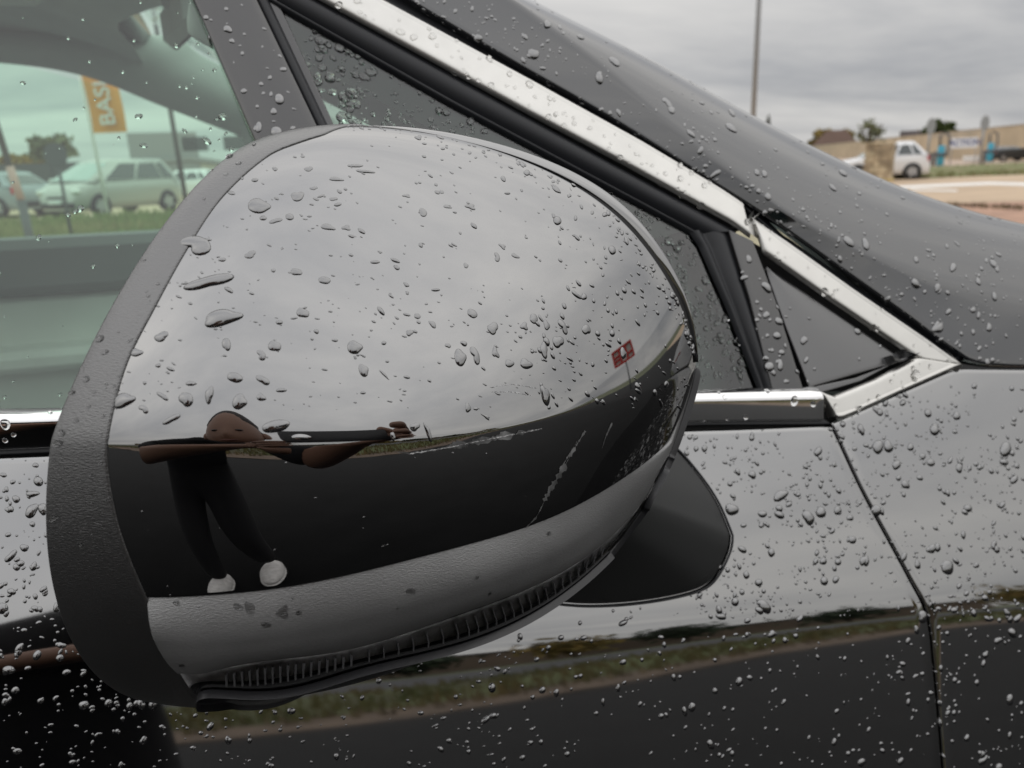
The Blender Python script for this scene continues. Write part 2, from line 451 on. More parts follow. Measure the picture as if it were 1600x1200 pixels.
# upper rubber channel: two lips with a groove between
def seal_prof(v):
    return -0.0045 + 0.004*max(0, math.sin(math.pi*min(1, v/0.22))) + 0.0062*max(0, math.sin(math.pi*0.80*np.clip((v-0.22)/0.78, 0, 1)))**0.7
gl_strip('window_seal', [(140, -170), (430, 4), (700, 158), (1000, 318), (1088, 366)], [(190, -170), (496, 2), (823, 182), (1060, 312), (1150, 362)], RUBBER, DOOR, off=0.0, nb=24, prof=seal_prof, roll=(0.0006, 0.006), sides='lr')
gl_strip('window_seal', [(1080, 360), (1096, 384), (1140, 484), (1191, 616)], [(1140, 356), (1148, 384), (1183, 500), (1216, 616)], RUBBER, DOOR, off=0.0, nb=20, prof=lambda v: -0.003+0.003*math.sin(math.pi*min(1, v/0.3))*(v < 0.3)+0.004*math.sin(math.pi*np.clip((v-.3)/.7, 0, 1)), roll=(0.0006, 0.006), sides='lr')
# gloss strip between the quarter seal and the shut line
gl_strip('pillar_trim', [(1139, 362), (1172, 470), (1207, 612)], [(1173, 378), (1208, 470), (1252, 612)], TRIMG, DOOR, off=0.002, nb=8, roll=(0.0012, 0.01), sides='lr', rain='pillar')
# triangular sail panel on the wing side
gl_strip('sail_panel', [(1199, 418), (1232, 510), (1268, 603)], [(1203, 418), (1310, 490), (1414, 561)], SAIL, WING, off=-0.0015, nb=26, na=40, roll=(0.001, 0.006), prof=lambda v: 0.001*math.sin(math.pi*v), rain='sail')
gl_strip('sail_panel_lip', [(1262, 606), (1340, 590), (1412, 562)], [(1280, 614), (1350, 594), (1420, 556)], SAIL, WING, off=-0.003, nb=5, na=30, roll=(0.0008, 0.006))
# satin chrome mouldings
def mould(v): return 0.0026*(1-abs(2*v-1)**9)-0.0006+0.0008*(v > 0.86)
gl_strip('window_moulding', [(180, -170), (494, 0), (823, 180), (970, 258), (1140, 352), (1167, 372)], [(300, -170), (588, 0), (830, 130), (1000, 224), (1120, 296), (1153, 318)], SATIN, DOOR, off=0.003, nb=20, na=90, prof=mould, roll=(0.001, 0.008), rain='moulding')
gl_strip('sail_moulding', [(1174, 352), (1190, 398), (1300, 476), (1418, 556), (1424, 560)], [(1168, 344), (1222, 378), (1330, 455), (1440, 530), (1497, 571)], SATIN, WING, off=0.003, nb=18, na=80, prof=mould, roll=(0.001, 0.008), rain='moulding')
gl_strip('sail_moulding', [(1278, 612), (1296, 620), (1360, 594), (1422, 561)], [(1305, 656), (1312, 655), (1400, 614), (1496, 572.5)], SATIN, WING, off=0.003, nb=18, na=60, prof=mould, roll=(0.001, 0.008), rain='moulding')
# belt moulding along the bottom of the glass
def belt_prof(v): return 0.0083-0.0066*v-0.0085*max(0, .42-v)**2/.1764+0.0002*math.sin(math.pi*v)
BELT = gl_strip('belt_moulding', [(-420, 634), (40, 638), (600, 622), (1100, 608), (1274, 604)], [(-420, 724), (40, 700), (600, 676), (1100, 658), (1284, 656)], CHROME, DOOR, off=0.0, nb=26, na=120, prof=belt_prof, roll=(0.0008, 0.006), rain='belt')
gl_strip('belt_seal', [(-420, 722), (40, 699), (600, 676), (1100, 657), (1290, 655)], [(-420, 730), (40, 707), (600, 683), (1100, 663), (1300, 662)], RUBBER, DOOR, off=-0.001, nb=5, na=60, roll=(0.0006, 0.004), sides='lr')

# A-pillar and bonnet shoulder
L1 = curve([(360, -170), (640, -4), (800, 91), (970, 190), (1200, 338), (1400, 476), (1490, 542), (1545, 566), (1700, 572), (2050, 586)], 200)
L2 = curve([(500, -170), (830, -2), (1000, 84), (1170, 178), (1290, 240), (1400, 290), (1500, 325), (1600, 351), (1800, 392), (2050, 432)], 200)
RG = curve([(450, -170), (748, -30), (860, 42), (952, 111), (1045, 190), (1184, 296), (1244, 338), (1369, 402), (1500, 452), (1700, 492), (2050, 530)], 200)
d1 = hit(L1, Yglaze); dep1 = (d1-CAM) @ Fw
pr = hit(RG, Yglaze); depr = (pr-CAM) @ Fw
ln = np.linalg.norm(L2-RG, axis=1)*dep1/FPX
wid = np.clip((np.linalg.norm(L2-L1, axis=1)-150)/120, 0, 1)
Pr = unp(RG, depr-0.006+0.006*wid)
P2 = unp(L2, depr+0.030+0.75*ln)
Q = unp(RG*0.12+L2*0.88, depr+0.32*ln+0.006)
rowsA = []
for s in np.linspace(0, 1, 14)[:-1]: rowsA.append(d1*(1-s)+Pr*s)
for s in np.linspace(0, 1, 46): rowsA.append((1-s)**2*Pr+2*s*(1-s)*Q+s*s*P2)
tang = (P2-Q); tang /= np.linalg.norm(tang, axis=1, keepdims=True)
for k in range(1, 12):
    a = k/11*1.1
    rowsA.append(P2 + tang*0.10*math.sin(a) + np.array([0.25, 0.3, -0.95])*0.10*(1-math.cos(a)))
AP = np.stack(rowsA)
for _ in range(3):      # ease the ridge
    AP[8:20] = 0.25*AP[7:19]+0.5*AP[8:20]+0.25*AP[9:21]
APIL = grid_obj('windscreen_pillar', rolled(AP, 0.0015, 0.01, 't'), PAINT_P, ROOT, rain='apillar')
# rubber filler between moulding and pillar
gl_strip('pillar_gap_seal', [(300, -170), (588, 0), (830, 130), (1000, 224), (1160, 320), (1225, 378), (1497, 568)], [(365, -170), (646, 0), (800, 92), (970, 194), (1200, 345), (1400, 482), (1514, 566)], RUBBER, APIL, off=-0.004, nb=12, na=120, prof=lambda v: 0.004*math.sin(math.pi*min(1, v/.35))*(v < .35)-0.003*(v > .6), roll=(0.0006, 0.01))
mb = MB()
# ---------------- cabin: roof, far side, dash
YF = YB+1.56
def Yfar(x, z): return YF - 0.42*(z-1.07)
def far_hit(px):
    r = rays(px); s = np.full(r.shape[:-1], 2.0)
    for _ in range(40):
        P = CAM+r*s[..., None]; s = 0.5*s+0.5*Yfar(P[..., 0], P[..., 2])/r[..., 1]
    return CAM+r*s[..., None]
arc = curve([(-420, 92), (-200, 86), (0, 98), (130, 118), (250, 164), (330, 195), (378, 215), (396, 240), (520, 320), (660, 402)], 80)
arc_up = curve([(-420, 40), (-200, 40), (0, 50), (180, 54), (276, 60), (322, 92), (500, 175), (548, 205), (700, 300), (800, 362)], 80)
A0, A1 = far_hit(arc), far_hit(arc_up)
t = np.linspace(0, 1, 9)[:, None, None]
FP = A0[None]*(1-t)+A1[None]*t
FP[..., 1] -= 0.03*np.sin(math.pi*t[..., 0])
grid_obj('far_pillar', rolled(FP, 0.004, 0.03, 'tb'), INTER, ROOT)
# headliner, roof skin, sun visor, mirror foot
ZR = 1.50
xs = np.linspace(-1.5, -0.10, 24); ys = np.linspace(0.60, 1.90, 24)
X, Y = np.meshgrid(xs, ys, indexing='ij')
fr = (X+1.5)/1.4
_e = np.clip(np.abs(Y-1.18)/0.38, 0, 1); X2 = -1.5 + fr*(1.44 - 0.17*_e*_e*(3-2*_e))
Z = ZR + 0.035 - 0.05*((Y-1.25)/0.65)**4 - 0.07*np.clip((fr-0.75)/0.25, 0, 1)**2
HL = np.stack([X2, Y, Z], -1)
grid_obj('headliner', HL, INTER, ROOT)
RF = HL + np.array([0, 0, 0.035]); 
grid_obj('roof_panel', rolled(RF, 0.01, 0.02), PAINT, ROOT)
mb = MB().box((-0.36, 1.12, 1.462), (0.15, 0.40, 0.018), 0.0, 0.008)
mb.obj('sun_visor', INTERL, ROOT)
mb = MB().box((-0.10, 1.24, 1.43), (0.03, 0.21, 0.06), 0.25, 0.012).box((-0.11, 1.25, 1.465), (0.03, 0.03, 0.06), 0.0, 0.01)
mb.obj('rear_view_mirror', INTER, ROOT)
# near windscreen-pillar trim seen through the quarter glass
a = curve([(300, -40), (430, 20), (620, 130), (800, 235), (1000, 350), (1080, 400)], 50)
b = curve([(292, 30), (310, 58), (480, 139), (600, 204), (800, 325), (960, 430)], 50)
dpa = (hit(a, Yglaze)-CAM) @ Fw + 0.045
dpb = (hit(b, Yglaze)-CAM) @ Fw + 0.075
PA, PB = unp(a, dpa), unp(b, dpb)
t = np.linspace(0, 1, 8)[None, :, None]
NP = PA[:, None]*(1-t)+PB[:, None]*t
grid_obj('near_pillar_trim', rolled(NP, 0.004, 0.02, 'r'), INTERL, ROOT)
# windscreen
ws = np.array([[(-0.21, 0.62, 1.525), (-0.21, 1.88, 1.525)], [(0.16, 0.56, 1.30), (0.16, 1.93, 1.30)], [(0.62, 0.52, 1.04), (0.62, 1.97, 1.04)]])
grid_obj('windscreen', ws, FARGLASS, ROOT)
MB().box((0.46, 1.24, 0.80), (0.34, 1.36, 0.42), 0.0, 0.04).obj('dashboard', INTERD, ROOT)
# far door: dark top roll, lighter card, outer skin, glass
zs = far_hit(np.array([[0., 371]]))[0, 2]
MB().box((-0.45, YF-0.045, zs-0.062), (1.9, 0.13, 0.12), 0.0, 0.02).obj('far_door_top_roll', INTERD, ROOT)
mb = MB().box((-0.45, YF-0.025, zs-0.42), (1.9, 0.08, 0.60), 0.0, 0.02)
mb.box((-0.40, YF-0.10, zs-0.26), (0.7, 0.10, 0.05), 0.0, 0.015)
mb.obj('far_door_card', INTERL, ROOT)
MB().box((-0.2, YF+0.06, 0.68), (2.6, 0.06, 0.72), 0.0, 0.02).obj('far_door', PAINT, ROOT)
MB().box((-0.3, 1.22, 0.36), (2.2, 1.6, 0.06)).obj('floor_pan', INTERD, ROOT)
MB().box((-1.45, 1.22, 0.80), (0.12, 1.2, 0.95), 0.0, 0.05).obj('rear_seat_back', INTERL, ROOT)
gq = far_hit(np.array([[(-420, 80), (-420, 374)], [(0, 92), (0, 374)], [(250, 158), (250, 374)], [(385, 217), (398, 374)]], float))
grid_obj('far_window', gq+np.array([0, 0.012, 0]), FARGLASS, ROOT)
# far-side door mirror just showing behind the near one
c = at(352, 266, 2.12)
mb = MB(); th = np.linspace(0, 2*math.pi, 20, endpoint=False)
prof = [(0.0, 0.2), (0.01, .7), (0.03, 1.0), (0.09, .95), (0.13, .7), (0.15, .3)]
V = [(c[0]+d, c[1]+0.10*k*math.cos(q), c[2]-0.02+0.06*k*math.sin(q)) for d, k in prof for q in th]
F = [(i*20+k, i*20+(k+1) % 20, i*20+20+(k+1) % 20, i*20+20+k) for i in range(5) for k in range(20)]+[tuple(range(19, -1, -1)), tuple(range(100, 120))]
mesh_obj('far_door_mirror', V, F, PAINT, ROOT)
# bonnet far side and lower sill so that the body goes on past the frame
bon = np.array([[P2[130]+(0, 0, -0.01), (1.0, 1.2, 1.02)], [P2[-1]+(0, 0.02, -0.02), (1.5, 1.2, 0.96)]])
grid_obj('bonnet', np.array([[(0.66, 0.70, 1.02), (0.66, 1.25, 1.035), (0.66, 1.85, 1.02)], [(1.15, 0.66, 0.965), (1.15, 1.25, 0.985), (1.15, 1.85, 0.965)], [(1.6, 0.68, 0.86), (1.6, 1.25, 0.88), (1.6, 1.82, 0.86)]]), PAINT, ROOT)
# tyres so that the car stands on the ground
for wx in (1.25, -1.35):
    mb = MB(); V = []; F = []
    for yy, rr in ((0.36, .25), (0.34, .31), (0.37, .34), (0.54, .34), (0.57, .31)):
        V += [(wx+rr*math.cos(q), yy, 0.34+rr*math.sin(q)) for q in np.linspace(0, 2*math.pi, 32, endpoint=False)]
    for i in range(4):
        for k in range(32): F.append((i*32+k, i*32+(k+1) % 32, i*32+32+(k+1) % 32, i*32+32+k))
    F.append(tuple(range(32))); mesh_obj('tyre', V, F, RUBBER, ROOT)

# ------------------------------------------------------------------ the door mirror
TP = [(480, 213, .322), (600, 204, .334), (740, 221, .350), (880, 266, .368), (990, 341, .384), (1058, 440, .397), (1081, 512, .404), (1087, 566, .407)]
BP = [(322, 1086, .366), (495, 1076, .368), (715, 1011, .376), (908, 886, .389), (1008, 768, .399), (1055, 678, .404), (1076, 620, .4065), (1087, 574, .407)]
QP = [(78, 690, .257), (225, 692, .255), (420, 694, .2625), (640, 686, .279), (820, 662, .305), (950, 630, .339), (1038, 600, .374), (1087, 570, .407)]
def sp(lst):
    a = np.array(lst, float); return unp(a[:, :2], a[:, 2])
T3, B3, Q3 = sp(TP), sp(BP), sp(QP)
BACK = np.array([0.30, 0.95, -0.05])
P_UP, P_LO = 1.22, 2.1
def house(u, th):
    u = np.asarray(u, float); th = np.asarray(th, float)
    T, B, Qm = bspline(T3, u), bspline(B3, u), bspline(Q3, u)
    Mi, H = (T+B)/2, (T-B)/2
    G = Qm-Mi
    c, s = np.cos(th)[..., None], np.sin(th)[..., None]
    hl = np.linalg.norm(H, axis=-1, keepdims=True)
    ac = np.abs(c)
    front = np.where(c > 0, np.sqrt(np.maximum(1-ac**P_UP, 0)), np.sqrt(np.maximum(1-ac**P_LO, 0)))
    return Mi + c*H + np.where(s > 0, G*front, -BACK*hl*0.42*s)*1.0
def house_n(u, th, e=1e-3):
    a = house(np.clip(u+e, 0, 1), th)-house(np.clip(u-e, 0, 1), th)
    b = house(u, th+e)-house(u, th-e)
    n = np.cross(a, b); n /= np.maximum(np.linalg.norm(n, axis=-1, keepdims=True), 1e-12)
    mid = house(np.full_like(np.asarray(u, float), 0.3), np.full_like(np.asarray(u, float), 1.5))
    return n
_s = np.sign((house_n(np.array([.3]), np.array([1.5])) @ (CAM-house(np.array([.3]), np.array([1.5]))[0]))[0])
_gu, _gt = np.meshgrid(np.linspace(0, 1, 260), np.linspace(0.0, math.pi, 260), indexing='ij')
_gp = proj(house(_gu, _gt))
def invert(px):
    px = np.asarray(px, float); o = []
    for p in px:
        d = ((_gp-p)**2).sum(-1); k = np.unravel_index(d.argmin(), d.shape)
        u, th = _gu[k], _gt[k]
        for _ in range(8):
            f0 = proj(house(u, th))-p
            e = 1e-4
            J = np.stack([(proj(house(min(u+e, 1), th))-p-f0)/e, (proj(house(u, th+e))-p-f0)/e], -1)
            try: dlt = np.linalg.solve(J, -f0)
            except Exception: break
            dlt = np.clip(dlt, -0.02, 0.02)
            u = min(max(u+dlt[0], 0), 1); th = min(max(th+dlt[1], 0), math.pi)
        o.append((u, th))
    return np.array(o)
# border curves read on the surface
RIM = invert(curve([(505, 211), (470, 222), (415, 246), (345, 310), (290, 392), (240, 483), (200, 562), (177, 640), (167, 715), (182, 810), (212, 895), (255, 985), (306, 1070)], 60))
RIM = RIM[np.argsort(RIM[:, 1])]
def ub(th):
    th = np.asarray(th, float)
    return np.interp(np.abs(th), RIM[:, 1], RIM[:, 0])
def theta_line(pts):
    q = invert(curve(pts, 90)); q = q[np.argsort(q[:, 0])]
    pf = np.polynomial.Polynomial.fit(q[:, 0], q[:, 1], 7)
    lo_, hi_ = q[0, 0], q[-1, 0]
    print('theta fit', np.abs(pf(q[:, 0])-q[:, 1]).max())
    def f(u):
        return pf(np.clip(u, lo_, hi_))
    return f
LC = theta_line([(216, 933), (320, 930), (420, 921), (620, 880), (800, 830), (900, 791), (960, 756), (1010, 722), (1046, 690)])
LK = theta_line([(262, 985), (330, 990), (450, 978), (600, 946), (800, 884), (900, 836), (980, 775), (1040, 706)])
LD = theta_line([(296, 1040), (330, 1029), (420, 1018), (530, 1000), (700, 952), (830, 901), (930, 845), (985, 793), (1042, 706)])
LE = theta_line([(306, 1072), (330, 1064), (450, 1052), (550, 1034), (700, 990), (850, 926), (930, 868), (990, 796), (1043, 705)])
def band(lo, hi, m_, n_, offs=None, u_hi=1.0, ulo=None):
    """patch of the housing between two theta lines (functions of u) from the rim to the tip"""
    b = np.linspace(0, 1, m_)[:, None]*np.ones((1, n_)); a = np.linspace(0, 1, n_)[None, :]*np.ones((m_, 1))
    a = a**1.0
    u = a.copy(); th = b*2
    for _ in range(12):
        th = lo(u)*(1-b)+hi(u)*b
        u0 = (ub(th) if ulo is None else ulo(th))
        u = u0+(u_hi-u0)*a
    P = house(u, th)
    if offs is not None:
        P = P + house_n(np.clip(u, 0, .995), th)*_s*offs(b, u)[..., None]
    return P
ucl = lambda u: np.clip(u, 0, 1)
const = lambda v: (lambda u: np.full_like(np.asarray(u, float), v))
TH0 = 0.145
HOUSING_BACK = band(const(-0.9), const(TH0+0.02), 60, 120, offs=lambda b, u: -0.0016+0*u)
GLINT_BEAD = band(const(-0.04), const(0.080), 16, 140, offs=lambda b, u: -0.0006+0.0022*np.sin(math.pi*b))  # added bead, shaped so the cap's top edge mirrors a bright line of sky
capP = band(const(TH0), LC, 190, 220)
def sm(x): x = np.clip(x, 0, 1); return x*x*(3-2*x)
MIRROR_BODY = grid_obj('door_mirror', HOUSING_BACK, SMOOTHP, ROOT)
grid_obj('cap_glint_bead', rolled(GLINT_BEAD, 0.0004, 0.002, 'tb'), PAINT_CAP, MIRROR_BODY)
CAP = grid_obj('mirror_cap', rolled(capP, 0.0007, 0.003, 'tbl'), PAINT_CAP, MIRROR_BODY, rain='cap')
# bezel round the open end
def ulo0(th): return np.zeros_like(th)
b_t = np.linspace(-0.9, math.pi+0.9, 220); b_v = np.linspace(0, 1, 26)
TT, VV = np.meshgrid(b_t, b_v, indexing='ij')
thx = np.where(TT > math.pi, 2*math.pi-TT, TT)
UU = (ub(np.clip(np.abs(thx), RIM[0, 1], RIM[-1, 1]))-0.002)*VV
BZ = house(UU, TT)
BN = house_n(np.clip(UU, 0.002, 1), TT)*_s
BZ = BZ + BN*(0.0006-0.0016*(1-VV[..., None])**3)
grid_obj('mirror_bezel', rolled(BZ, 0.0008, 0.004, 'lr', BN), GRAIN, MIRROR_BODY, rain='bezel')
inner = BZ[:, 0] ; cen = inner.mean(0)
into = (house(np.array([0.12]), np.array([math.pi/2]))[0]-house(np.array([0.0]), np.array([math.pi/2]))[0]); 
axis = bspline(T3, np.array([.3]))[0]-T3[0]; axis /= np.linalg.norm(axis)
LIP = np.stack([inner-BN[:, 0]*0.002, inner*0.96+cen*0.04+axis*0.002, inner*0.94+cen*0.06+axis*0.014])
grid_obj('mirror_lip', LIP, SMOOTHP, MIRROR_BODY)
gl = LIP[2]
mesh_obj('mirror_glass', np.vstack([gl, (gl.mean(0)-axis*0.002)[None]]), [(i, (i+1) % len(gl), len(gl)) for i in range(len(gl))], CHROME, MIRROR_BODY)
# grained ledge below the cap, its dark lower face, the lamp strip and the bottom shell
LK2 = lambda u: np.maximum(LK(u), LC(u)+0.004)
LD2 = lambda u: np.maximum(LD(u), LK2(u)+0.004)
LE2 = lambda u: np.maximum(LE(u), LD2(u)+0.004)
fade = lambda u: 1-sm((u-0.40)/0.42)
H_K = 0.0062
ledge = band(LC, LK2, 26, 160, offs=lambda b, u: (-0.0012+(H_K+0.0012)*np.sin(0.5*math.pi*b)**1.0)*fade(u))
under = band(LK2, LD2, 18, 160, offs=lambda b, u: (H_K+0.0004*np.sin(math.pi*b)-0.0016*b*b)*fade(u))
LG = np.concatenate([ledge, under[1:]])
for _ in range(1): LG[22:31] = 0.25*LG[21:30]+0.5*LG[22:31]+0.25*LG[23:32]
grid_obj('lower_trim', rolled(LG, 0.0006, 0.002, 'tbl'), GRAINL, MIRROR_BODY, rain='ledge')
lensP = band(LD2, LE2, 12, 200, offs=lambda b, u: (H_K-0.0014+0.0010*np.sin(math.pi*b))*fade(u))
REFLM = mat('lamp_reflector', (0.78, 0.78, 0.79), 0.3, var=(140, .45))
COVER = glass_pane('smoked_cover', (0.93, 0.93, 0.94), 1.7)
backP = band(LD2, LE2, 12, 200, offs=lambda b, u: (H_K-0.0014-0.0017)*fade(u))
midP = band(lambda u: LD2(u)*.90+LE2(u)*.10, lambda u: LD2(u)*.36+LE2(u)*.64, 8, 200, offs=lambda b, u: (H_K-0.0014-0.0010)*fade(u))
grid_obj('lamp_housing', backP, LENS, MIRROR_BODY)
grid_obj('lamp_reflector', rolled(midP, 0.0003, 0.0008, 'tb'), REFLM, MIRROR_BODY)
LENSO = grid_obj('indicator_lens', lensP, COVER, MIRROR_BODY)
# moulded vertical ribs inside the lamp strip (one joined piece), denser on the outer half
V = []; F = []
def lens_pt(u, b, h):
    u = np.array([u]); th = LD2(u)*(1-b)+LE2(u)*b
    return (house(u, th)+house_n(u, th)*_s*(H_K-0.0014+h)*fade(u))[0]
def x_to_u(f):
    us = np.linspace(0.02, .97, 120); x = proj(house(us, f(us)))[:, 0]; k = np.argsort(x)
    return lambda q: float(np.interp(q, x[k], us[k]))
uD, uE = x_to_u(LD2), x_to_u(LE2)
RX = np.r_[np.linspace(356, 546, 17), np.linspace(572, 700, 7), np.linspace(716, 935, 17)]
for k, x0 in enumerate(RX):
    w = 2.6 if k < 17 else 1.5
    pts = []
    for dx in (-w, -w*0.4, w*0.4, w):
        for b in (0.10, 0.4, 0.62):
            u0 = uD(x0+dx)*(1-b)+uE(x0+dx)*b
            pts.append(lens_pt(u0, b, 0.0005+(0.0010 if abs(dx) < w else 0.0)))
    o = len(V); V += pts
    for i in range(3):
        for j in range(2): F.append((o+i*3+j, o+i*3+j+1, o+i*3+4+j, o+i*3+3+j))
ribs = mesh_obj('lens_ribs', V, F, LENSRIB, MIRROR_BODY, smooth=False)
# thin bright line of the lens edge
ln_ = band(lambda u: LE2(u)*0.30+LD2(u)*0.70, lambda u: LE2(u)*0.24+LD2(u)*0.76, 3, 150, offs=lambda b, u: (H_K-0.0014+0.0013)*fade(u))
botP = band(LE2, const(math.pi+0.9), 150, 260, offs=lambda b, u: (H_K-0.0020)*(1-sm(b*7))*fade(u)+0.0008*np.exp(-(b/0.03)**2)*fade(u)-0.0015*sm(b*5))
grid_obj('bottom_shell', rolled(botP, 0.0007, 0.003, 'tl'), mat('bottom_shell_plastic', (0.018, 0.018, 0.02), 0.3, ior=1.55, bump=(700, 0.2, 0.0003)), MIRROR_BODY)
# dark inner core closing the seams
core = []
for th in np.linspace(-math.pi, math.pi, 90):
    u = np.linspace(0.03, 1.0, 60); P = house(u, np.full(60, th)); c0 = (bspline(T3, u)+bspline(B3, u))/2
    nn = house_n(np.clip(u, 0, .995), np.full(60, th))*_s
    core.append(P*0.975+c0*0.025)
grid_obj('mirror_core', np.stack(core), VOIDM, MIRROR_BODY)
# foot that carries the housing on the door
foot_px = curve([(1024, 676), (1066, 712), (1112, 772), (1137, 826), (1140, 842), (1134, 866), (1114, 902), (1088, 920), (1030, 934), (960, 942), (895, 942), (858, 932), (800, 880), (780, 800), (830, 700), (930, 650), (1000, 655), (1024, 676)], 120)
foot = hit(foot_px, Ylow)
topc = unp(np.array([880., 735.]), 0.372)
top_px = (foot_px-np.array([960, 800]))*0.42+np.array([862, 742])
topl = unp(top_px, np.full(len(top_px), 0.372))
rows = []
for k, s in enumerate(np.r_[0.0, 0.0, np.linspace(0.03, 1, 14)]):
    L = foot*(1-s)+topl*s
    if k == 0: L = L+np.array([0, 0.004, 0])
    else:
        L = L+np.array([0, -0.0022, 0])*min(1, k/2)
        cen_ = L.mean(0); L = cen_+(L-cen_)*(1.0-0.02*(k == 1)+0.05*math.sin(math.pi*s))
    rows.append(L)
grid_obj('mirror_arm', np.stack(rows), STEMP, MIRROR_BODY, rain=None)
gk = foot+np.array([0, -0.002, 0]); gk = gk.mean(0)+(gk-gk.mean(0))*1.012
MB().tube([tuple(p) for p in gk[:-1]]+[tuple(gk[0])], 0.0008, 8, False).obj('arm_gasket', RUBBER, MIRROR_BODY, True)
# scuffs and scratches on the lower half of the cap: paint rubbed to grey
SCUFF = mat('scuffed_paint', (0.20, 0.20, 0.20), 0.55, var=(140, 0.55, (0.03, 0.03, 0.03)), bump=(300, 0.6, 0.0004))
def decal(name, poly_a, poly_b, n_=40, k_=5, h=0.00016, m=SCUFF):
    qa, qb = invert(curve(poly_a, n_)), invert(curve(poly_b, n_))
    t = np.linspace(0, 1, k_)[None, :]
    u = qa[:, :1]*(1-t)+qb[:, :1]*t; th = qa[:, 1:]*(1-t)+qb[:, 1:]*t
    P = house(u, th)+house_n(u, th)*_s*h
    rg = np.random.default_rng(len(name)+n_)
    wv = np.convolve(rg.random(n_+8), np.ones(3)/3, 'same')[4:-4]; wv = np.clip((wv-.22)*1.9, 0.03, 1.25)[:, None, None]
    Pm = P.mean(1, keepdims=True); P = Pm+(P-Pm)*wv
    jit = (rg.random(P.shape[:2])-0.5)*0.0004
    P[:, 0] += Uu*jit[:, :1]; P[:, -1] += Uu*jit[:, -1:]
    return grid_obj(name, P, m, CAP)
decal('scuff_mark', [(912, 672), (890, 705), (872, 735), (850, 772), (835, 806), (818, 825)], [(916, 674), (897, 708), (882, 738), (862, 770), (842, 806), (824, 824)], 110)
decal('scuff_mark', [(900, 690), (880, 722), (866, 752)], [(902, 690), (883, 723), (868, 752)], 60, 3)
decal('scuff_mark', [(955, 660), (946, 680), (940, 700)], [(957, 661), (948, 681), (941, 700)], 24, 3)
decal('scuff_mark', [(618, 706), (670, 694), (730, 682), (800, 672), (848, 668)], [(650, 711), (700, 708), (760, 697), (810, 683), (846, 672)], 60, 7)
SCR2 = mat('light_scratch', (0.5, 0.5, 0.5), 0.4, var=(200, 0.3))
decal('scratch', [(640, 708), (700, 698), (780, 682), (846, 669)], [(640, 710), (700, 699.5), (780, 683.5), (846, 670.5)], 110, 3, 0.0003, SCR2)
decal('scratch', [(770, 604), (800, 600), (838, 606)], [(770, 606), (800, 601.5), (838, 607)], 30, 3, 0.0002, SCR2)
decal('scratch', [(768, 612), (800, 612), (830, 618)], [(768, 613), (800, 613.5), (830, 619)], 30, 3, 0.0002, SCR2)
decal('scratch', [(596, 852), (600, 851), (606, 848)], [(596, 854), (600, 853), (606, 850)], 10, 3, 0.0003, SCR2)

# ------------------------------------------------------------------ surroundings: far side (seen directly)
def z0(p): return (p[0], p[1])
# pale lot beyond the car, on the right
poly_sheet('pale_lot', [(-60, 7.0), (60, 7.0), (90, 130), (-90, 130)], 0.0, PALE)
g = [ground(1400, 291), ground(1546, 284.5), ground(1640, 287), ground(1640, 291.5), ground(1546, 288.5), ground(1400, 295)]
poly_sheet('road_marking', [z0(p) for p in g], 0.006, WHITE)
g = [ground(1424, 296), ground(1496, 297), ground(1496, 299), ground(1424, 298)]
poly_sheet('road_marking', [z0(p) for p in g], 0.006, WHITE)
g = [ground(1480, 318), ground(1560, 316), ground(1700, 312), ground(1900, 330), ground(1900, 420), ground(1480, 420)]
poly_sheet('red_pavement', [z0(p) for p in g], 0.006, REDP)
def tuft_mass(name, region, n, h, m, seed, z=0.0, w=0.02, spread=0.5):
    """many thin blades in a polygon (list of 4 ground corners), joined"""
    rg = np.random.default_rng(seed)
    a, b, c, d = [np.array(p[:3]) for p in region]
    V = []; F = []
    for _ in range(n):
        s, t = rg.random(2); p = (a*(1-s)+b*s)*(1-t)+(d*(1-s)+c*s)*t
        q = rg.random()*6.28; hh = h*(0.4+0.8*rg.random()); ww = w*(0.6+rg.random())
        dx, dy = math.cos(q)*ww, math.sin(q)*ww; lx, ly = (rg.random(2)-.5)*hh*spread
        o = len(V)
        V += [(p[0]-dx, p[1]-dy, p[2]+z), (p[0]+dx, p[1]+dy, p[2]+z), (p[0]+lx, p[1]+ly, p[2]+z+hh)]; F.append((o, o+1, o+2))
    o = mesh_obj(name, V, F, m, None, False); o['kind'] = 'stuff'; return o
WEED = mat('dry_weeds', (0.16, 0.125, 0.075), 0.95, var=(3, 0.5))
GRB = mat('grass_blades', (0.17, 0.20, 0.065), 0.9, var=(0.6, 0.45, (0.27, 0.23, 0.12)))
GRB2 = mat('verge_blades', (0.15, 0.23, 0.06), 0.9, var=(0.25, 0.45, (0.32, 0.29, 0.13)))
tuft_mass('weeds', [ground(1478, 320), ground(1600, 324), ground(1600, 330), ground(1478, 322)], 420, 0.10, WEED, 1, w=0.012)
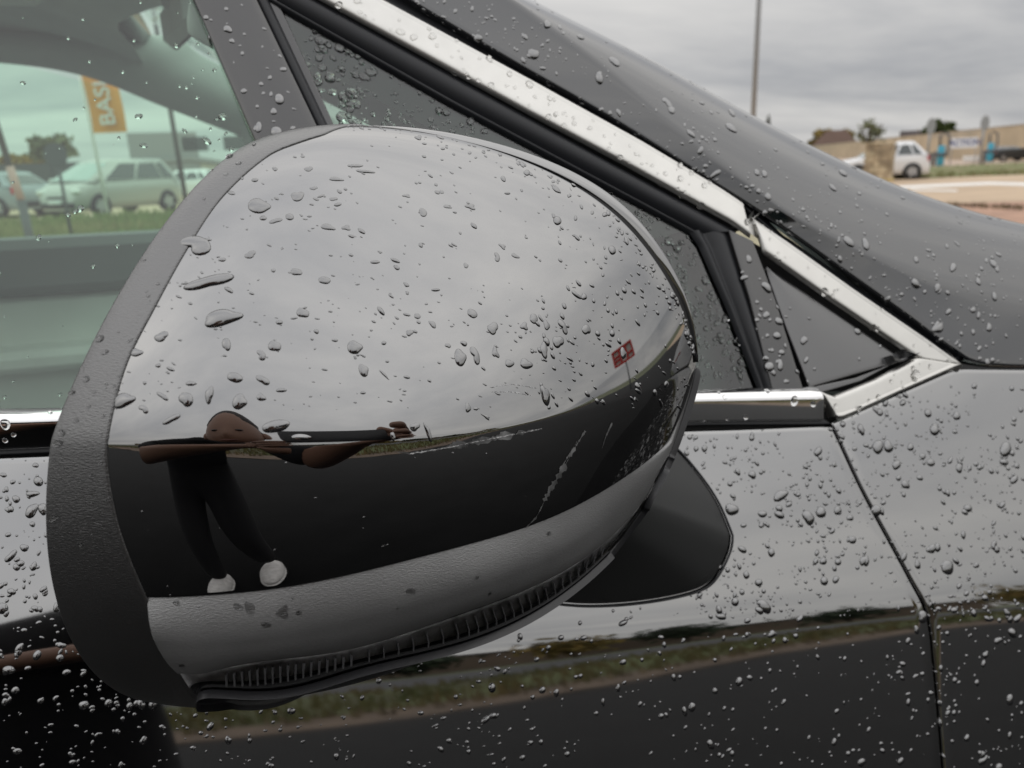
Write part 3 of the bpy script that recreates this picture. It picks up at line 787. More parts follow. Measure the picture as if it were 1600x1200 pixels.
# grass bank along the far side of the road
def bank(name, near, far, h0, h1, m, n=40):
    na, nb = np.array(near), np.array(far)
    t = np.linspace(0, 1, n)[:, None]
    A = na[0]*(1-t)+na[1]*t; B = nb[0]*(1-t)+nb[1]*t
    rows = []
    for s in np.linspace(0, 1, 9):
        R = A*(1-s)+B*s; R[:, 2] = h0+(h1-h0)*math.sin(s*math.pi/2)+0.07*RNG.random(n)*min(1, s*6)*(s < 1 or 1)
        rows.append(R)
    P = np.stack(rows); o = mesh_obj(name, P.reshape(-1, 3), grid_faces(*P.shape[:2], flip=True), m, None, True); o['kind'] = 'structure'; return o
def gnd(px, py): return ground(px, py)
bk_n = [gnd(1330, 283), gnd(1900, 261)]
bk_f = [gnd(1330, 270), gnd(1900, 243)]
def bank2(name, n=80):
    t = np.linspace(0, 1, n)[:, None]
    A = bk_n[0]*(1-t)+bk_n[1]*t; B = bk_f[0]*(1-t)+bk_f[1]*t; rows = []
    for q in np.linspace(0, 1, 14):
        R = A*(1-q)+B*q; R[:, 2] = (0.02+0.16*RNG.random(n)+.12*math.sin(math.pi*q))*(0 < q < 1)
        rows.append(R)
    P = np.stack(rows); o = mesh_obj(name, P.reshape(-1, 3), grid_faces(*P.shape[:2], flip=True), GRASS, None, True); o['kind'] = 'structure'
bank2('grass_bank')
tuft_mass('bank_grass', [bk_n[0], bk_n[1], bk_f[1], bk_f[0]], 9000, 0.22, GRB, 2, w=0.06)
UPW = [gnd(1250, 248)*0, gnd(1250, 248)*0]
UPW = [at(1262, 250, 230.0)*np.array([1, 1, 0]), at(1760, 240, 68.0)*np.array([1, 1, 0])]
g = [gnd(1380, 264), gnd(1900, 243), UPW[1], UPW[0]]
poly_sheet('pink_path', [z0(p) for p in g], 0.008, mat('pink_path', (0.46, 0.36, 0.28), .9, var=(1, .1)))

# generic small car -----------------------------------------------------
TYRE = mat('tyre_rubber', (0.02, 0.02, 0.021), 0.8)
RIMM = mat('alloy_rim', (0.55, 0.56, 0.58), 0.35, metal=0.7)
CARGL = mat('car_glass', (0.03, 0.04, 0.04), 0.05, ior=1.9)
CARGLP = mat('pale_car_glass', (0.30, 0.40, 0.38), 0.08, ior=1.9)
LAMPM = mat('lamp_glass', (0.75, 0.76, 0.74), 0.1, ior=1.6)
REDL = mat('red_lamp', (0.5, 0.02, 0.03), 0.2)
PLATE = mat('plate_white', (0.75, 0.76, 0.78), 0.5)
BLKP = mat('bumper_plastic', (0.025, 0.025, 0.027), 0.6)
def small_car(loc, yaw, paint, label, L=4.2, Wd=1.72, Hh=1.5, kind='hatch', front_glass=None, group='cars parked across the lot'):
    e = empty('parked_car', loc, label, 'car', group, yaw)
    hw = Wd/2
    def mo(name, V, F, m, parent=None, smooth=True):
        return mesh_obj(name, V, F, m, parent or e, smooth, world=False)
    # lower body: stations from nose (+x) to tail, each a half section mirrored
    if kind == 'mpv':
        belt = [(L/2, .50, .55), (L/2-.06, .74, .72), (L/2-.28, .93, .83), (L/2-.55, 1.03, .86), (L/2-1.05, 1.06, .86), (0.0, 1.07, .87), (-L/2+.5, 1.10, .86), (-L/2+.06, 1.06, .80), (-L/2, .70, .74)]
    else:
        belt = [(L/2, .48, .55), (L/2-.07, .68, .74), (L/2-.40, .84, .82), (L/2-.95, .95, .85), (L/2-1.25, .98, .86), (0.0, .99, .86), (-L/2+.5, 1.04, .85), (-L/2+.08, 1.0, .76), (-L/2, .68, .72)]
    V = []; F = []; K = 9
    for x, zb_, w in belt:
        w = w*hw/0.86
        half = [(w*.86, .22), (w*.97, .30), (w, .45), (w*1.0, .62*zb_+.1), (w*.985, zb_-.10), (w*.93, zb_-.02), (w*.80, zb_), (w*.4, zb_+.02), (0, zb_+.025)]
        V += [(x, y, z) for y, z in half]+[(x, -y, z) for y, z in half[-2::-1]]
    R = 2*K-1
    for i in range(len(belt)-1):
        for k in range(R-1): F.append((i*R+k, i*R+k+1, i*R+R+k+1, i*R+R+k))
    F += [tuple(range(R-1, -1, -1)), tuple(range((len(belt)-1)*R, len(belt)*R))]
    mo('body', V, F, paint)
    if kind == 'mpv':
        bot = (L/2-.52, -L/2+.10, 1.03, .84); top = (L/2-1.66, -L/2+.50, Hh, .64)
    else:
        bot = (L/2-1.05, -L/2+.12, .98, .82); top = (L/2-1.95, -L/2+.62, Hh, .60)
    xf, xr, zb_, wb = bot; tf, tr, zt, wt = top; wb *= hw/.86; wt *= hw/.86
    V = [(xf, wb, zb_), (xf+.12, 0, zb_+.02), (xf, -wb, zb_), (xr, -wb, zb_), (xr-.05, 0, zb_), (xr, wb, zb_)]
    for fz in (0.93, 1.0):
        a = fz; z = zb_+(zt-zb_)*fz-(0.05 if fz < 1 else 0.0); s = 1 if fz < 1 else 0.9
        fx, rx = xf+(tf-xf)*a, xr+(tr-xr)*a; w = (wb+(wt-wb)*a)*s
        V += [(fx-(0 if fz < 1 else .08), w, z), (fx+.07-(0 if fz < 1 else .08), 0, z+.03), (fx-(0 if fz < 1 else .08), -w, z), (rx+(0 if fz < 1 else .06), -w, z), (rx-.03+(0 if fz < 1 else .06), 0, z+.03), (rx+(0 if fz < 1 else .06), w, z)]
    F = [(r*6+k, r*6+(k+1) % 6, r*6+6+(k+1) % 6, r*6+6+k) for r in range(2) for k in range(6)]+[(12, 13, 16, 17), (13, 14, 15, 16)]
    cabin = mo('cabin', V, [f[::-1] for f in F], paint)
    def lerp(a, b, t): return np.array(a)*(1-t)+np.array(b)*t
    P = [np.array(v) for v in V]
    def pane(name, q, m, push):
        q = [p+np.array(push) for p in q]
        V2 = q+[p-np.array(push)*0.9 for p in q]
        mo(name, V2, [(0, 1, 2, 3), (0, 4, 5, 1), (1, 5, 6, 2), (2, 6, 7, 3), (3, 7, 4, 0)], m, cabin, False)
    for sgn, (ia, ib, ja, jb) in ((1, (0, 5, 6, 11)), (-1, (2, 3, 8, 9))):
        cuts = [(0.15, 0.47), (0.50, 0.80), (0.83, 0.95)] if kind == 'mpv' else [(0.16, 0.47), (0.50, 0.76), (0.79, 0.92)]
        for c0, c1 in cuts:
            q = [lerp(lerp(P[ia], P[ib], c0), lerp(P[ja], P[jb], c0), .10), lerp(lerp(P[ia], P[ib], c1), lerp(P[ja], P[jb], c1), .10),
                 lerp(lerp(P[ia], P[ib], c1-.02), lerp(P[ja], P[jb], c1-.02), .93), lerp(lerp(P[ia], P[ib], c0+.02), lerp(P[ja], P[jb], c0+.02), .93)]
            pane('side_window', q, CARGL, (0, sgn*.012, .004))
    for a, b, c, d in ((0, 1, 7, 6), (1, 2, 8, 7)):
        q = [lerp(lerp(P[a], P[b], .10 if a == 0 else 0), lerp(P[d], P[c], .1 if a == 0 else 0), .06), lerp(lerp(P[a], P[b], 1 if a == 0 else .9), lerp(P[d], P[c], 1 if a == 0 else .9), .06),
             lerp(lerp(P[a], P[b], 1 if a == 0 else .9), lerp(P[d], P[c], 1 if a == 0 else .9), .95), lerp(lerp(P[a], P[b], .1 if a == 0 else 0), lerp(P[d], P[c], .1 if a == 0 else 0), .95)]
        pane('front_window', q, front_glass or CARGL, (.012, 0, .008))
    for a, b, c, d in ((3, 4, 10, 9), (4, 5, 11, 10)):
        q = [lerp(lerp(P[a], P[b], .12 if a == 3 else 0), lerp(P[d], P[c], .12 if a == 3 else 0), .15), lerp(lerp(P[a], P[b], 1 if a == 3 else .88), lerp(P[d], P[c], 1 if a == 3 else .88), .15),
             lerp(lerp(P[a], P[b], 1 if a == 3 else .88), lerp(P[d], P[c], 1 if a == 3 else .88), .92), lerp(lerp(P[a], P[b], .12 if a == 3 else 0), lerp(P[d], P[c], .12 if a == 3 else 0), .92)]
        pane('rear_window', q, CARGL, (-.012, 0, .004))
    th = np.linspace(0, 2*math.pi, 24, endpoint=False)
    for wx in (L/2-.80, -L/2+.72):
        for sgn in (1, -1):
            def ring(prof, yo): return [(wx+r*math.cos(q), sgn*(yo+d), .31+r*math.sin(q)) for d, r in prof for q in th]
            # dark arch, tyre and rim
            arch = mo('wheel_arch', ring([(-.02, .385), (.012, .375), (.012, .30)], hw*1.0), [(i*24+k, i*24+(k+1) % 24, i*24+24+(k+1) % 24, i*24+24+k) for i in range(2) for k in range(24)], BLKP)
            w_ = mo('wheel', ring([(-.2, .28), (-.02, .31), (.02, .30), (.03, .24), (0.0, .2)], hw), [(i*24+k, i*24+(k+1) % 24, i*24+24+(k+1) % 24, i*24+24+k) for i in range(4) for k in range(24)]+[tuple(range(23, -1, -1))], TYRE)
            V3 = ring([(.012, .215), (.030, .205)], hw); F3 = [(k, (k+1) % 24, 24+(k+1) % 24, 24+k) for k in range(24)]
            for s5 in range(5):
                q = 2*math.pi*s5/5; o = len(V3)
                for r, ww in ((.03, .045), (.208, .05)):
                    for sd_ in (-1, 1):
                        V3.append((wx+r*math.cos(q)-sd_*ww*math.sin(q), sgn*(hw+.036), .31+r*math.sin(q)+sd_*ww*math.cos(q)))
                F3.append((o, o+1, o+3, o+2))
            mo('rim', V3, F3, RIMM, w_, False)
    def pb(name, c, s, m, bev=.03, rz=0): mb = MB().box(c, s, rz, bev); return mb.obj(name, m, e, True, False)
    nz_ = .74 if kind == 'mpv' else .66
    for sgn in (1, -1):
        pb('headlight', (L/2-.16, sgn*hw*.74, nz_+.02), (.26, .36, .17), LAMPM, .06, -sgn*.35)
        pb('tail_light', (-L/2+.11, sgn*hw*.80, .84), (.12, .17, .30), REDL, .04)
        pb('door_mirror', (xf-.28, sgn*(hw+.09), zb_+.06), (.10, .20, .14), paint, .04)
        pb('door_handle', (-.1, sgn*(hw+.005), .86), (.16, .02, .03), paint, .008)
    pb('front_bumper', (L/2-.03, 0, .36), (.14, hw*1.55, .17), BLKP, .05)
    pb('grille', (L/2-.035, 0, .60), (.10, hw*.8, .07), BLKP, .02)
    pb('number_plate', (L/2+.045, 0, .47), (.02, .52, .11), PLATE, .004)
    pb('rear_bumper', (-L/2+.02, 0, .40), (.12, hw*1.6, .2), BLKP if kind != 'mpv' else paint, .05)
    return e
PW = mat('white_car_paint', (0.78, 0.79, 0.80), 0.2, coat=0.5)
PS = mat('pale_gold_paint', (0.44, 0.445, 0.42), 0.3, metal=0.35, coat=0.6)
PD = mat('dark_car_paint', (0.03, 0.035, 0.04), 0.25, coat=0.6)
PG = mat('grey_car_paint', (0.30, 0.33, 0.36), 0.3, coat=0.5)
g = gnd(1372, 280.5); vx = Rr[:2]/np.linalg.norm(Rr[:2]); ang = math.atan2(vx[1], vx[0])
small_car((g[0], g[1], 0), ang+math.pi-0.20, PW, 'small white hatchback half hidden behind the stone gate pillar', L=3.70, Hh=1.56, front_glass=CARGLP)
g = at(1580, 245, 80)
small_car((g[0], g[1], 0), ang+0.04, PD, 'dark car with a red tail light low against the long beige wall', L=3.9, Hh=1.2)
# stone pillar in front of the white car
STONE = mat('rough_stone', (0.36, 0.29, 0.20), 0.95, var=(2.2, 0.35), bump=(14, 0.5, 0.03))
STONE2 = mat('pale_stone', (0.50, 0.42, 0.29), 0.95, var=(2.5, 0.25), bump=(14, 0.5, 0.03))
gl_ = gnd(1371, 284)
pil = empty('stone_pillar', (gl_[0], gl_[1], 0), 'square stone gate pillar standing in front of the white hatchback', 'pillar', None, -0.85)
hP = 1.48; wS = 1.0
mb = MB(); mb.box((0, 0, 0.06), (wS+.12, wS+.12, .12), 0, .02); mb.obj('foot', mat('yellow_stone', (0.55, 0.43, 0.2), .95, var=(3, .2)), pil, False, False)
mb = MB(); mb.box((0, 0, hP+.04), (wS+.06, wS+.06, .08), 0, .02); mb.obj('cap', STONE2, pil, False, False)
MB().box((0, 0, hP/2), (wS-.06, wS-.06, hP-.1)).obj('core', STONE, pil, False, False)
rg = np.random.default_rng(5)
zc_ = .12
while zc_ < hP-.02:
    hh = min(rg.uniform(.17, .26), hP-zc_)
    for face in range(4):
        p = -wS/2
        while p < wS/2-.02:
            ww = min(rg.uniform(.2, .38), wS/2-p)
            if wS/2-p-ww < .08: ww = wS/2-p
            dpt = .05+rg.uniform(0, .02); mid = p+ww/2; o_ = wS/2-.03+dpt/2-.02
            c = [(mid, -o_), (o_, mid), (mid, o_), (-o_, mid)][face]; sz = (ww-.02, dpt, hh-.02) if face % 2 == 0 else (dpt, ww-.02, hh-.02)
            MB().box((c[0], c[1], zc_+hh/2), sz, 0, .012).obj('stone', STONE if rg.random() < .6 else STONE2, pil, False, False)
            p += ww
    zc_ += hh

# long beige wall, its posts and coping
WALLM = mat('beige_render', (0.50, 0.41, 0.29), 0.95, var=(0.35, 0.12))
COPE = mat('wall_coping', (0.36, 0.32, 0.27), 0.9)
def wall(a, b, h, label, npan=10):
    a, b = np.array(a), np.array(b); d = (b-a)[:2]; Ln = np.hypot(*d); an = math.atan2(d[1], d[0]); mid = (a+b)/2; rise = b[2]-a[2]
    e = empty('boundary_wall', tuple(mid), label, 'wall', None, an)
    pw = Ln/npan
    for k in range(npan):
        dz = rise*((k+.5)/npan-.5); x0, x1 = -Ln/2+pw*k, -Ln/2+pw*(k+1); sl = rise/Ln
        z0_, z1_ = sl*x0, sl*x1
        MB().prism([(x0+.02, -.1, z0_-.3), (x1-.02, -.1, z1_-.3), (x1-.02, -.1, z1_+h), (x0+.02, -.1, z0_+h)], (0, .2, 0)).obj('panel', WALLM, e, False, False)
        MB().prism([(x0, -.15, z0_+h+.003), (x1-.004, -.15, z1_+h+.003), (x1-.004, -.15, z1_+h+.09), (x0, -.15, z0_+h+.09)], (0, .3, 0)).obj('coping', COPE, e, False, False)
    return e
wall(UPW[0], UPW[1], 3.0, 'long beige rendered wall running behind the blue posts and the signs', 18)
# houses and trees behind the wall
ROOFM = mat('brown_roof_tiles', (0.16, 0.105, 0.085), 0.9, var=(3, 0.25))
ROOFD = mat('dark_roof_tiles', (0.085, 0.07, 0.068), 0.9, var=(3, 0.25))
HOUSE = mat('cream_wall', (0.60, 0.54, 0.44), 0.95, var=(1, .06))
def house_b(px0, px1, py_eave, py_ridge, dist, label, m, hip):
    a, b = at(px0, py_eave, dist), at(px1, py_eave, dist); r = at((px0+px1)/2, py_ridge, dist+4)
    w = np.hypot(*(b-a)[:2]); an = math.atan2(b[1]-a[1], b[0]-a[0]); ze, zr_ = a[2], r[2]; dp = 8.0
    e = empty('house', ((a[0]+b[0])/2, (a[1]+b[1])/2, 0), label, 'house', None, an)
    MB().box((0, dp/2, ze/2), (w*.94, dp*.94, ze-.02)).obj('house_wall', HOUSE, e, False, False)
    i = w*.32 if hip else 0
    V = [(-w/2, 0, ze), (w/2, 0, ze), (w/2, dp, ze), (-w/2, dp, ze), (-w/2+i, dp/2, zr_), (w/2-i, dp/2, zr_)]
    mesh_obj('roof', V, [(0, 1, 5, 4), (2, 3, 4, 5), (1, 2, 5), (3, 0, 4), (0, 3, 2, 1)], m, e, False, False)
    if not hip:
        for sx in (-1, 1):
            MB().prism([(sx*(w/2+.05), -.1, ze-.1), (sx*(w/2+.05), dp/2, zr_-.05), (sx*(w/2+.05), dp/2, zr_+.18), (sx*(w/2+.05), -.1, ze+.14)], (sx*.12, 0, 0)).obj('bargeboard', WHITE, e, False, False)
    MB().box((w*.2, dp*.55, zr_-.1), (.6, .6, 1.0)).obj('chimney', HOUSE, e, False, False)
    MB().box((-w*.2, -.0+dp*.03-.03, ze*.55), (1.2, .06, 1.3)).obj('window', CARGL, e, False, False)
    return e
house_b(1262, 1348, 234, 203.5, 300, 'house with a low brown hipped roof beyond the wall', ROOFM, True)
house_b(1404, 1446, 224, 204, 290, 'house with a dark gabled roof and white bargeboard behind the wall', ROOFD, False)
BARK = mat('bark', (0.10, 0.075, 0.055), 0.95)
def leafm(name, c, c2): return mat(name, c, 0.9, var=(0.9, 0.4, c2))
def tree(px, py_top, py_base_z, dist, wpx, label, m, n=900, trunk_z=0.0, leaf=0.22, shape='round', seed=0, gap=0.0, group='trees beyond the car park'):
    """crown of leaf-sized faces spread through clumps; size read from pixel width at its real distance"""
    rg = np.random.default_rng(seed)
    top = at(px, py_top, dist); w = wpx/FPX*dist; base = at(px, py_base_z, dist)
    e = empty('tree', (top[0], top[1], 0), label, 'tree', group)
    zt, zb_ = top[2], max(base[2], 0.3)
    MB().tube([(0, 0, 0), (0.05, 0, zb_*.6), (0, 0.05, zb_+(zt-zb_)*.6)], [w*.035+.06, w*.028+.05, .04], 8).obj('trunk', BARK, e, True, False)
    mb = MB()
    for k in range(7):
        q = rg.random()*6.28; l = w*.4
        mb.tube([(0, 0, zb_*.9+(zt-zb_)*.1), (math.cos(q)*l*.5, math.sin(q)*l*.5, zb_+(zt-zb_)*.4), (math.cos(q)*l*.8, math.sin(q)*l*.8, zb_+(zt-zb_)*.8)], [.06, .04, .015], 5)
    mb.obj('limb', BARK, e, True, False)
    cl = []
    for k in range(26):
        while True:
            p = rg.uniform(-1, 1, 3)
            if (p**2).sum() < 1: break
        if shape == 'cone': p[:2] *= (1-p[2])*.5
        cl.append((p, rg.uniform(.18, .38)))
    V = []; F = []
    for _ in range(n):
        c, r = cl[rg.integers(len(cl))]
        d = rg.normal(size=3); d /= np.linalg.norm(d); p = c*.78+d*r*(rg.random()**.4)
        if rg.random() < gap: continue
        P = np.array([p[0]*w/2, p[1]*w/2, (zt+zb_)/2+p[2]*(zt-zb_)/2])
        a = rg.normal(size=3); a /= np.linalg.norm(a); b = np.cross(a, rg.normal(size=3)); b /= np.linalg.norm(b); s = leaf*(.5+rg.random())
        o = len(V); V += [P-a*s, P+b*s*.6, P+a*s, P-b*s*.6]; F.append((o, o+1, o+2, o+3))
    mesh_obj('crown', V, F, m, e, False, False)
    return e
LG1 = leafm('leaf_green', (0.10, 0.13, 0.035), (0.05, 0.07, 0.02))
LG2 = leafm('leaf_autumn', (0.30, 0.19, 0.05), (0.14, 0.13, 0.035))
LG3 = leafm('leaf_grey_green', (0.22, 0.23, 0.13), (0.12, 0.13, 0.07))
LG4 = leafm('leaf_yellow', (0.42, 0.28, 0.06), (0.24, 0.18, 0.05))
LDK = leafm('leaf_dark', (0.03, 0.05, 0.022), (0.02, 0.03, 0.012))
tree(1298, 202, 232, 330, 66, 'autumn tree rising behind the brown hipped roof', LG2, 1500, seed=3, leaf=1.2)
tree(1362, 185, 232, 46, 48, 'thin grey-green young tree above the stone pillar', LG3, 420, seed=4, leaf=.10, gap=.25)
tree(1471, 187, 222, 140, 42, 'dense rounded green tree behind the banner', LG1, 1700, seed=5, leaf=.42)
tree(1201, 178, 230, 90, 11, 'small dark conifer tip above the windscreen pillar', LDK, 500, seed=6, leaf=.16, shape='cone')

# banner on its frame, blue posts, road signs seen from behind
STEEL = mat('galvanised_steel', (0.34, 0.35, 0.36), 0.5, metal=0.5)
STEELD = mat('dark_steel', (0.10, 0.105, 0.11), 0.6)
LBLUE = mat('light_blue_paint', (0.06, 0.36, 0.50), 0.5)
BLUEL = mat('blue_lettering', (0.03, 0.05, 0.22), 0.6)
def text_mesh(name, body, size, m, parent, loc, rot, extrude=0.004, bold=0.0, sx=1.0):
    cu = bpy.data.curves.new(name, 'FONT'); cu.body = body; cu.size = size; cu.align_x = 'CENTER'; cu.align_y = 'CENTER'; cu.extrude = extrude; cu.offset = bold
    ob = bpy.data.objects.new(name, cu); COL.objects.link(ob)
    me = bpy.data.meshes.new_from_object(ob.evaluated_get(bpy.context.evaluated_depsgraph_get()))
    bpy.data.objects.remove(ob); me.materials.clear(); me.materials.append(m)
    o = bpy.data.objects.new(name, me); COL.objects.link(o); o.parent = parent
    o.location = loc; o.rotation_euler = rot; o.scale = (sx, 1, 1)
    return o
ds = 66.0
pa, pb_ = at(1485, 232, ds), at(1527, 229, ds); pt = at(1485, 216, ds); bz = 0.0
bw = np.hypot(*(pb_-pa)[:2]); bh = pt[2]-pa[2]; an = math.atan2(pb_[1]-pa[1], pb_[0]-pa[0])
e = empty('banner', ((pa[0]+pb_[0])/2, (pa[1]+pb_[1])/2, bz), 'white banner with blue ACTION lettering on two posts before the beige wall', 'banner', None, an)
zc0 = pa[2]+bh/2-bz
MB().box((0, 0, zc0), (bw, .05, bh), 0, .0).obj('banner_board', mat('banner_white', (.78, .80, .84), .7), e, False, False)
text_mesh('lettering', 'ACTION', bh*.80, BLUEL, e, (0.02, -.03, zc0), (math.pi/2, 0, 0), .004, .012, .92)
for sx in (-1, 1):
    MB().tube([(sx*bw*.46, .08, 0), (sx*bw*.46, .08, zc0+bh*.62)], .035, 8).obj('post', STEEL, e, True, False)
for dx in (-.06,):
    MB().tube([(-bw*1.25, .1, zc0+bh*.72), (bw*.62, .1, zc0+bh*.98)], .03, 6).obj('top_rail', STEEL, e, True, False)
def vacuum_post(px, py_t, py_b, dist, label):
    p = gnd(px, py_b); t_ = at(px, py_t, np.hypot(p[0], p[1])); H_ = t_[2]-p[2]; t_ = t_-(0, 0, p[2])
    e = empty('vacuum_post', tuple(p), label, 'post', 'light blue vacuum posts on the far kerb', an)
    MB().box((0, 0, H_*.48), (.46, .36, H_*.96), 0, .07).obj('column', LBLUE, e, True, False)
    MB().box((0, 0, .05), (.5, .45, .1), 0, .02).obj('plinth', KERB, e, False, False)
    MB().box((0, -.2, H_*.55), (.62, .14, .2), 0, .02).obj('hose_holder', STEELD, e, False, False)
    mb = MB(); zz = H_*.9
    mb.tube([(-.14, 0, zz), (-.16, 0, zz+.75), (.05, 0, zz+.95), (.36, 0, zz+.80), (.42, -.05, zz+.2), (.38, -.2, zz-.6), (.25, -.22, H_*.5)], .075, 8)
    mb.obj('hose', STEELD, e, True, False)
    return e
vacuum_post(1468, 226, 261, 41, 'light blue vacuum post with a black hose, left of the ACTION banner')
vacuum_post(1545, 222, 254, 41, 'light blue vacuum post with a black hose, right of the ACTION banner')
def bollard(px, py_t, py_b, dist, label):
    p = gnd(px, py_b); t_ = at(px, py_t, np.hypot(p[0], p[1])); t_ = t_-(0, 0, p[2])
    e = empty('bollard', tuple(p), label, 'bollard', 'dark bollards by the vacuum posts')
    MB().tube([(0, 0, 0), (0, 0, t_[2])], .10, 8).obj('stem', STEELD, e, True, False)
    MB().tube([(0, 0, t_[2]-.1), (0, 0, t_[2]+.04)], .12, 8).obj('head', STEELD, e, True, False)
for k, (bx, lb) in enumerate(((1453, 'thin dark bollard left of the left blue vacuum post'), (1459, 'dark bollard close beside the left blue vacuum post'), (1536, 'dark bollard just left of the right blue vacuum post'))):
    bollard(bx, 240-2*k, 262-3*k, 41, lb)
def sign_back(px, py_t, py_b, dist, label, r=.52):
    p = gnd(px, py_b); t_ = at(px, py_t, np.hypot(p[0], p[1])); t_ = t_-(0, 0, p[2])
    e = empty('road_sign', tuple(p), label, 'road sign', 'round road signs seen from behind', ang)
    MB().tube([(0, 0, 0), (0, 0, t_[2]-.05)], .085, 8).obj('post', STEEL, e, True, False)
    q = np.linspace(0, 2*math.pi, 28, endpoint=False)
    V = [(r*.62*math.cos(a), y, t_[2]-r+r*math.sin(a)) for y in (-.08, -.05) for a in q]
    mesh_obj('disc', V, [tuple(range(28)), tuple(range(55, 27, -1))]+[(k, k+28, (k+1) % 28+28, (k+1) % 28) for k in range(28)], STEEL, e, False, False)
    MB().box((0, -.045, t_[2]-r), (.12, .03, .3)).obj('bracket', STEELD, e, False, False)
sign_back(1447, 185, 262, 40, 'grey back of a round road sign left of the rounded tree')
sign_back(1530, 181, 257, 40, 'grey back of a round road sign at the right end of the banner')
sign_back(1599, 178, 250, 40, 'grey back of a round road sign at the right edge of the picture')
# low white planter in the lot
p = gnd(1517, 253)
e = empty('planter', tuple(p), 'low white concrete planter below the banner', 'planter', None, an)
MB().box((0, 0, .27), (1.3, .5, .5), 0, .05).obj('trough', WHITE, e, False, False)
MB().box((0, 0, .52), (1.2, .4, .04), 0, .01).obj('soil', DIRT, e, False, False)
# tall lamp columns
def lamp_post(px, dist, h, r, label, m, lean=0.0):
    p = at(px, 260, dist)
    e = empty('lamp_post', (p[0], p[1], 0), label, 'lamp post', 'tall lamp posts round the car park', ang)
    MB().tube([(0, 0, 0), (lean*.5, 0, h*.5), (lean, 0, h)], [r*1.15, r, r*.8], 12).obj('pole', m, e, True, False)
    MB().tube([(lean, 0, h-.05), (lean+.4, 0, h+.12), (lean+1.1, 0, h+.15)], .035, 8).obj('arm', m, e, True, False)
    MB().box((lean+1.3, 0, h+.13), (.7, .28, .1), 0, .04).obj('lantern', STEEL, e, True, False)
    MB().box((0, 0, .15), (.42, .42, .3), 0, .05).obj('footing', KERB, e, False, False)
    return e
lamp_post(1173, 21.0, 9.5, .058, 'tall grey lamp post standing against the sky beyond the windscreen pillar', STEEL)
# ------------------------------------------------------------------ seen through the side window
GD = 16.0
v0, v1 = at(-300, 340, 15), at(420, 336, 15)
VG = [np.array([*at(-700, 300, 13.2)[:2], 0]), np.array([*at(700, 300, 13.2)[:2], 0])]
VF = [np.array([*at(-700, 300, 29)[:2], 0]), np.array([*at(700, 300, 29)[:2], 0])]
bank('grass_verge', VG, VF, 0.02, 0.04, GRASSG, 60)
tuft_mass('verge_grass', [VG[0]+(0, .3, .05), VG[1]+(0, .3, .05), VF[1]+(0, -3, .2), VF[0]+(0, -3, .2)], 15000, 0.22, GRB2, 12, w=0.035)
g0 = at(182, 334, 28.5)
small_car((g0[0], g0[1], g0[2]), ang+math.pi+1.22, PS, 'pale gold people carrier parked on the verge, seen through the side window', L=4.25, Wd=1.76, Hh=1.68, kind='mpv', front_glass=CARGLP, group='cars seen through the side window')
g0 = at(46, 336, 34)
small_car((g0[0], g0[1], g0[2]), ang+0.25, PW, 'small white hatchback left of the people carrier, behind the dark pole', L=3.9, Hh=1.45, group='cars seen through the side window')
g0 = at(-12, 338, 33)
small_car((g0[0], g0[1], g0[2]), ang+math.pi-0.3, PG, 'grey car cut off at the left edge behind the dark pole', L=4.2, Hh=1.45, group='cars seen through the side window')
g0 = at(290, 326, 44)
small_car((g0[0], g0[1], .0), ang+math.pi, PW, 'white car partly hidden behind the tail of the people carrier', L=4.0, Hh=1.45, group='cars seen through the side window')
# shop building with a deep slate fascia
FASC = mat('slate_fascia', (0.085, 0.095, 0.10), 0.7, var=(.3, .1))
SHOPW = mat('shop_front_cream', (0.58, 0.53, 0.42), .9, var=(.6, .1))
ORNG = mat('orange_panel', (0.75, 0.22, 0.03), .7)
a, b = at(-260, 290, 46), at(182, 290, 46); tp = at(0, 257, 46)[2]; lo = at(0, 291, 46)[2]
w = np.hypot(*(b-a)[:2]); an2 = math.atan2(b[1]-a[1], b[0]-a[0])
e = empty('shop_building', ((a[0]+b[0])/2, (a[1]+b[1])/2, 0), 'long low shop with a deep slate fascia and cream front behind the people carrier', 'building', None, an2)
MB().box((0, 6, lo/2), (w, 12, lo)).obj('shop_wall', SHOPW, e, False, False)
for k in range(8):
    MB().box((-w/2+w/8*(k+.5), -.35, (tp+lo)/2), (w/8-.03, .5, tp-lo)).obj('fascia_panel', FASC, e, False, False)
for k in range(7):
    x = -w/2+w*(.08+.13*k)
    MB().box((x, -.04, lo*.42), (w*.08, .10, lo*.8)).obj('shop_window', CARGL, e, False, False)
MB().box((w*.40, -.06, lo*.75), (w*.13, .08, lo*.4)).obj('orange_board', ORNG, e, False, False)
MB().box((w*.18, -.06, lo*.82), (w*.10, .08, lo*.2)).obj('orange_board', ORNG, e, False, False)
MB().box((w*.462, -.75, tp*.5), (.16, .16, tp+.2)).obj('white_post', WHITE, e, False, False)
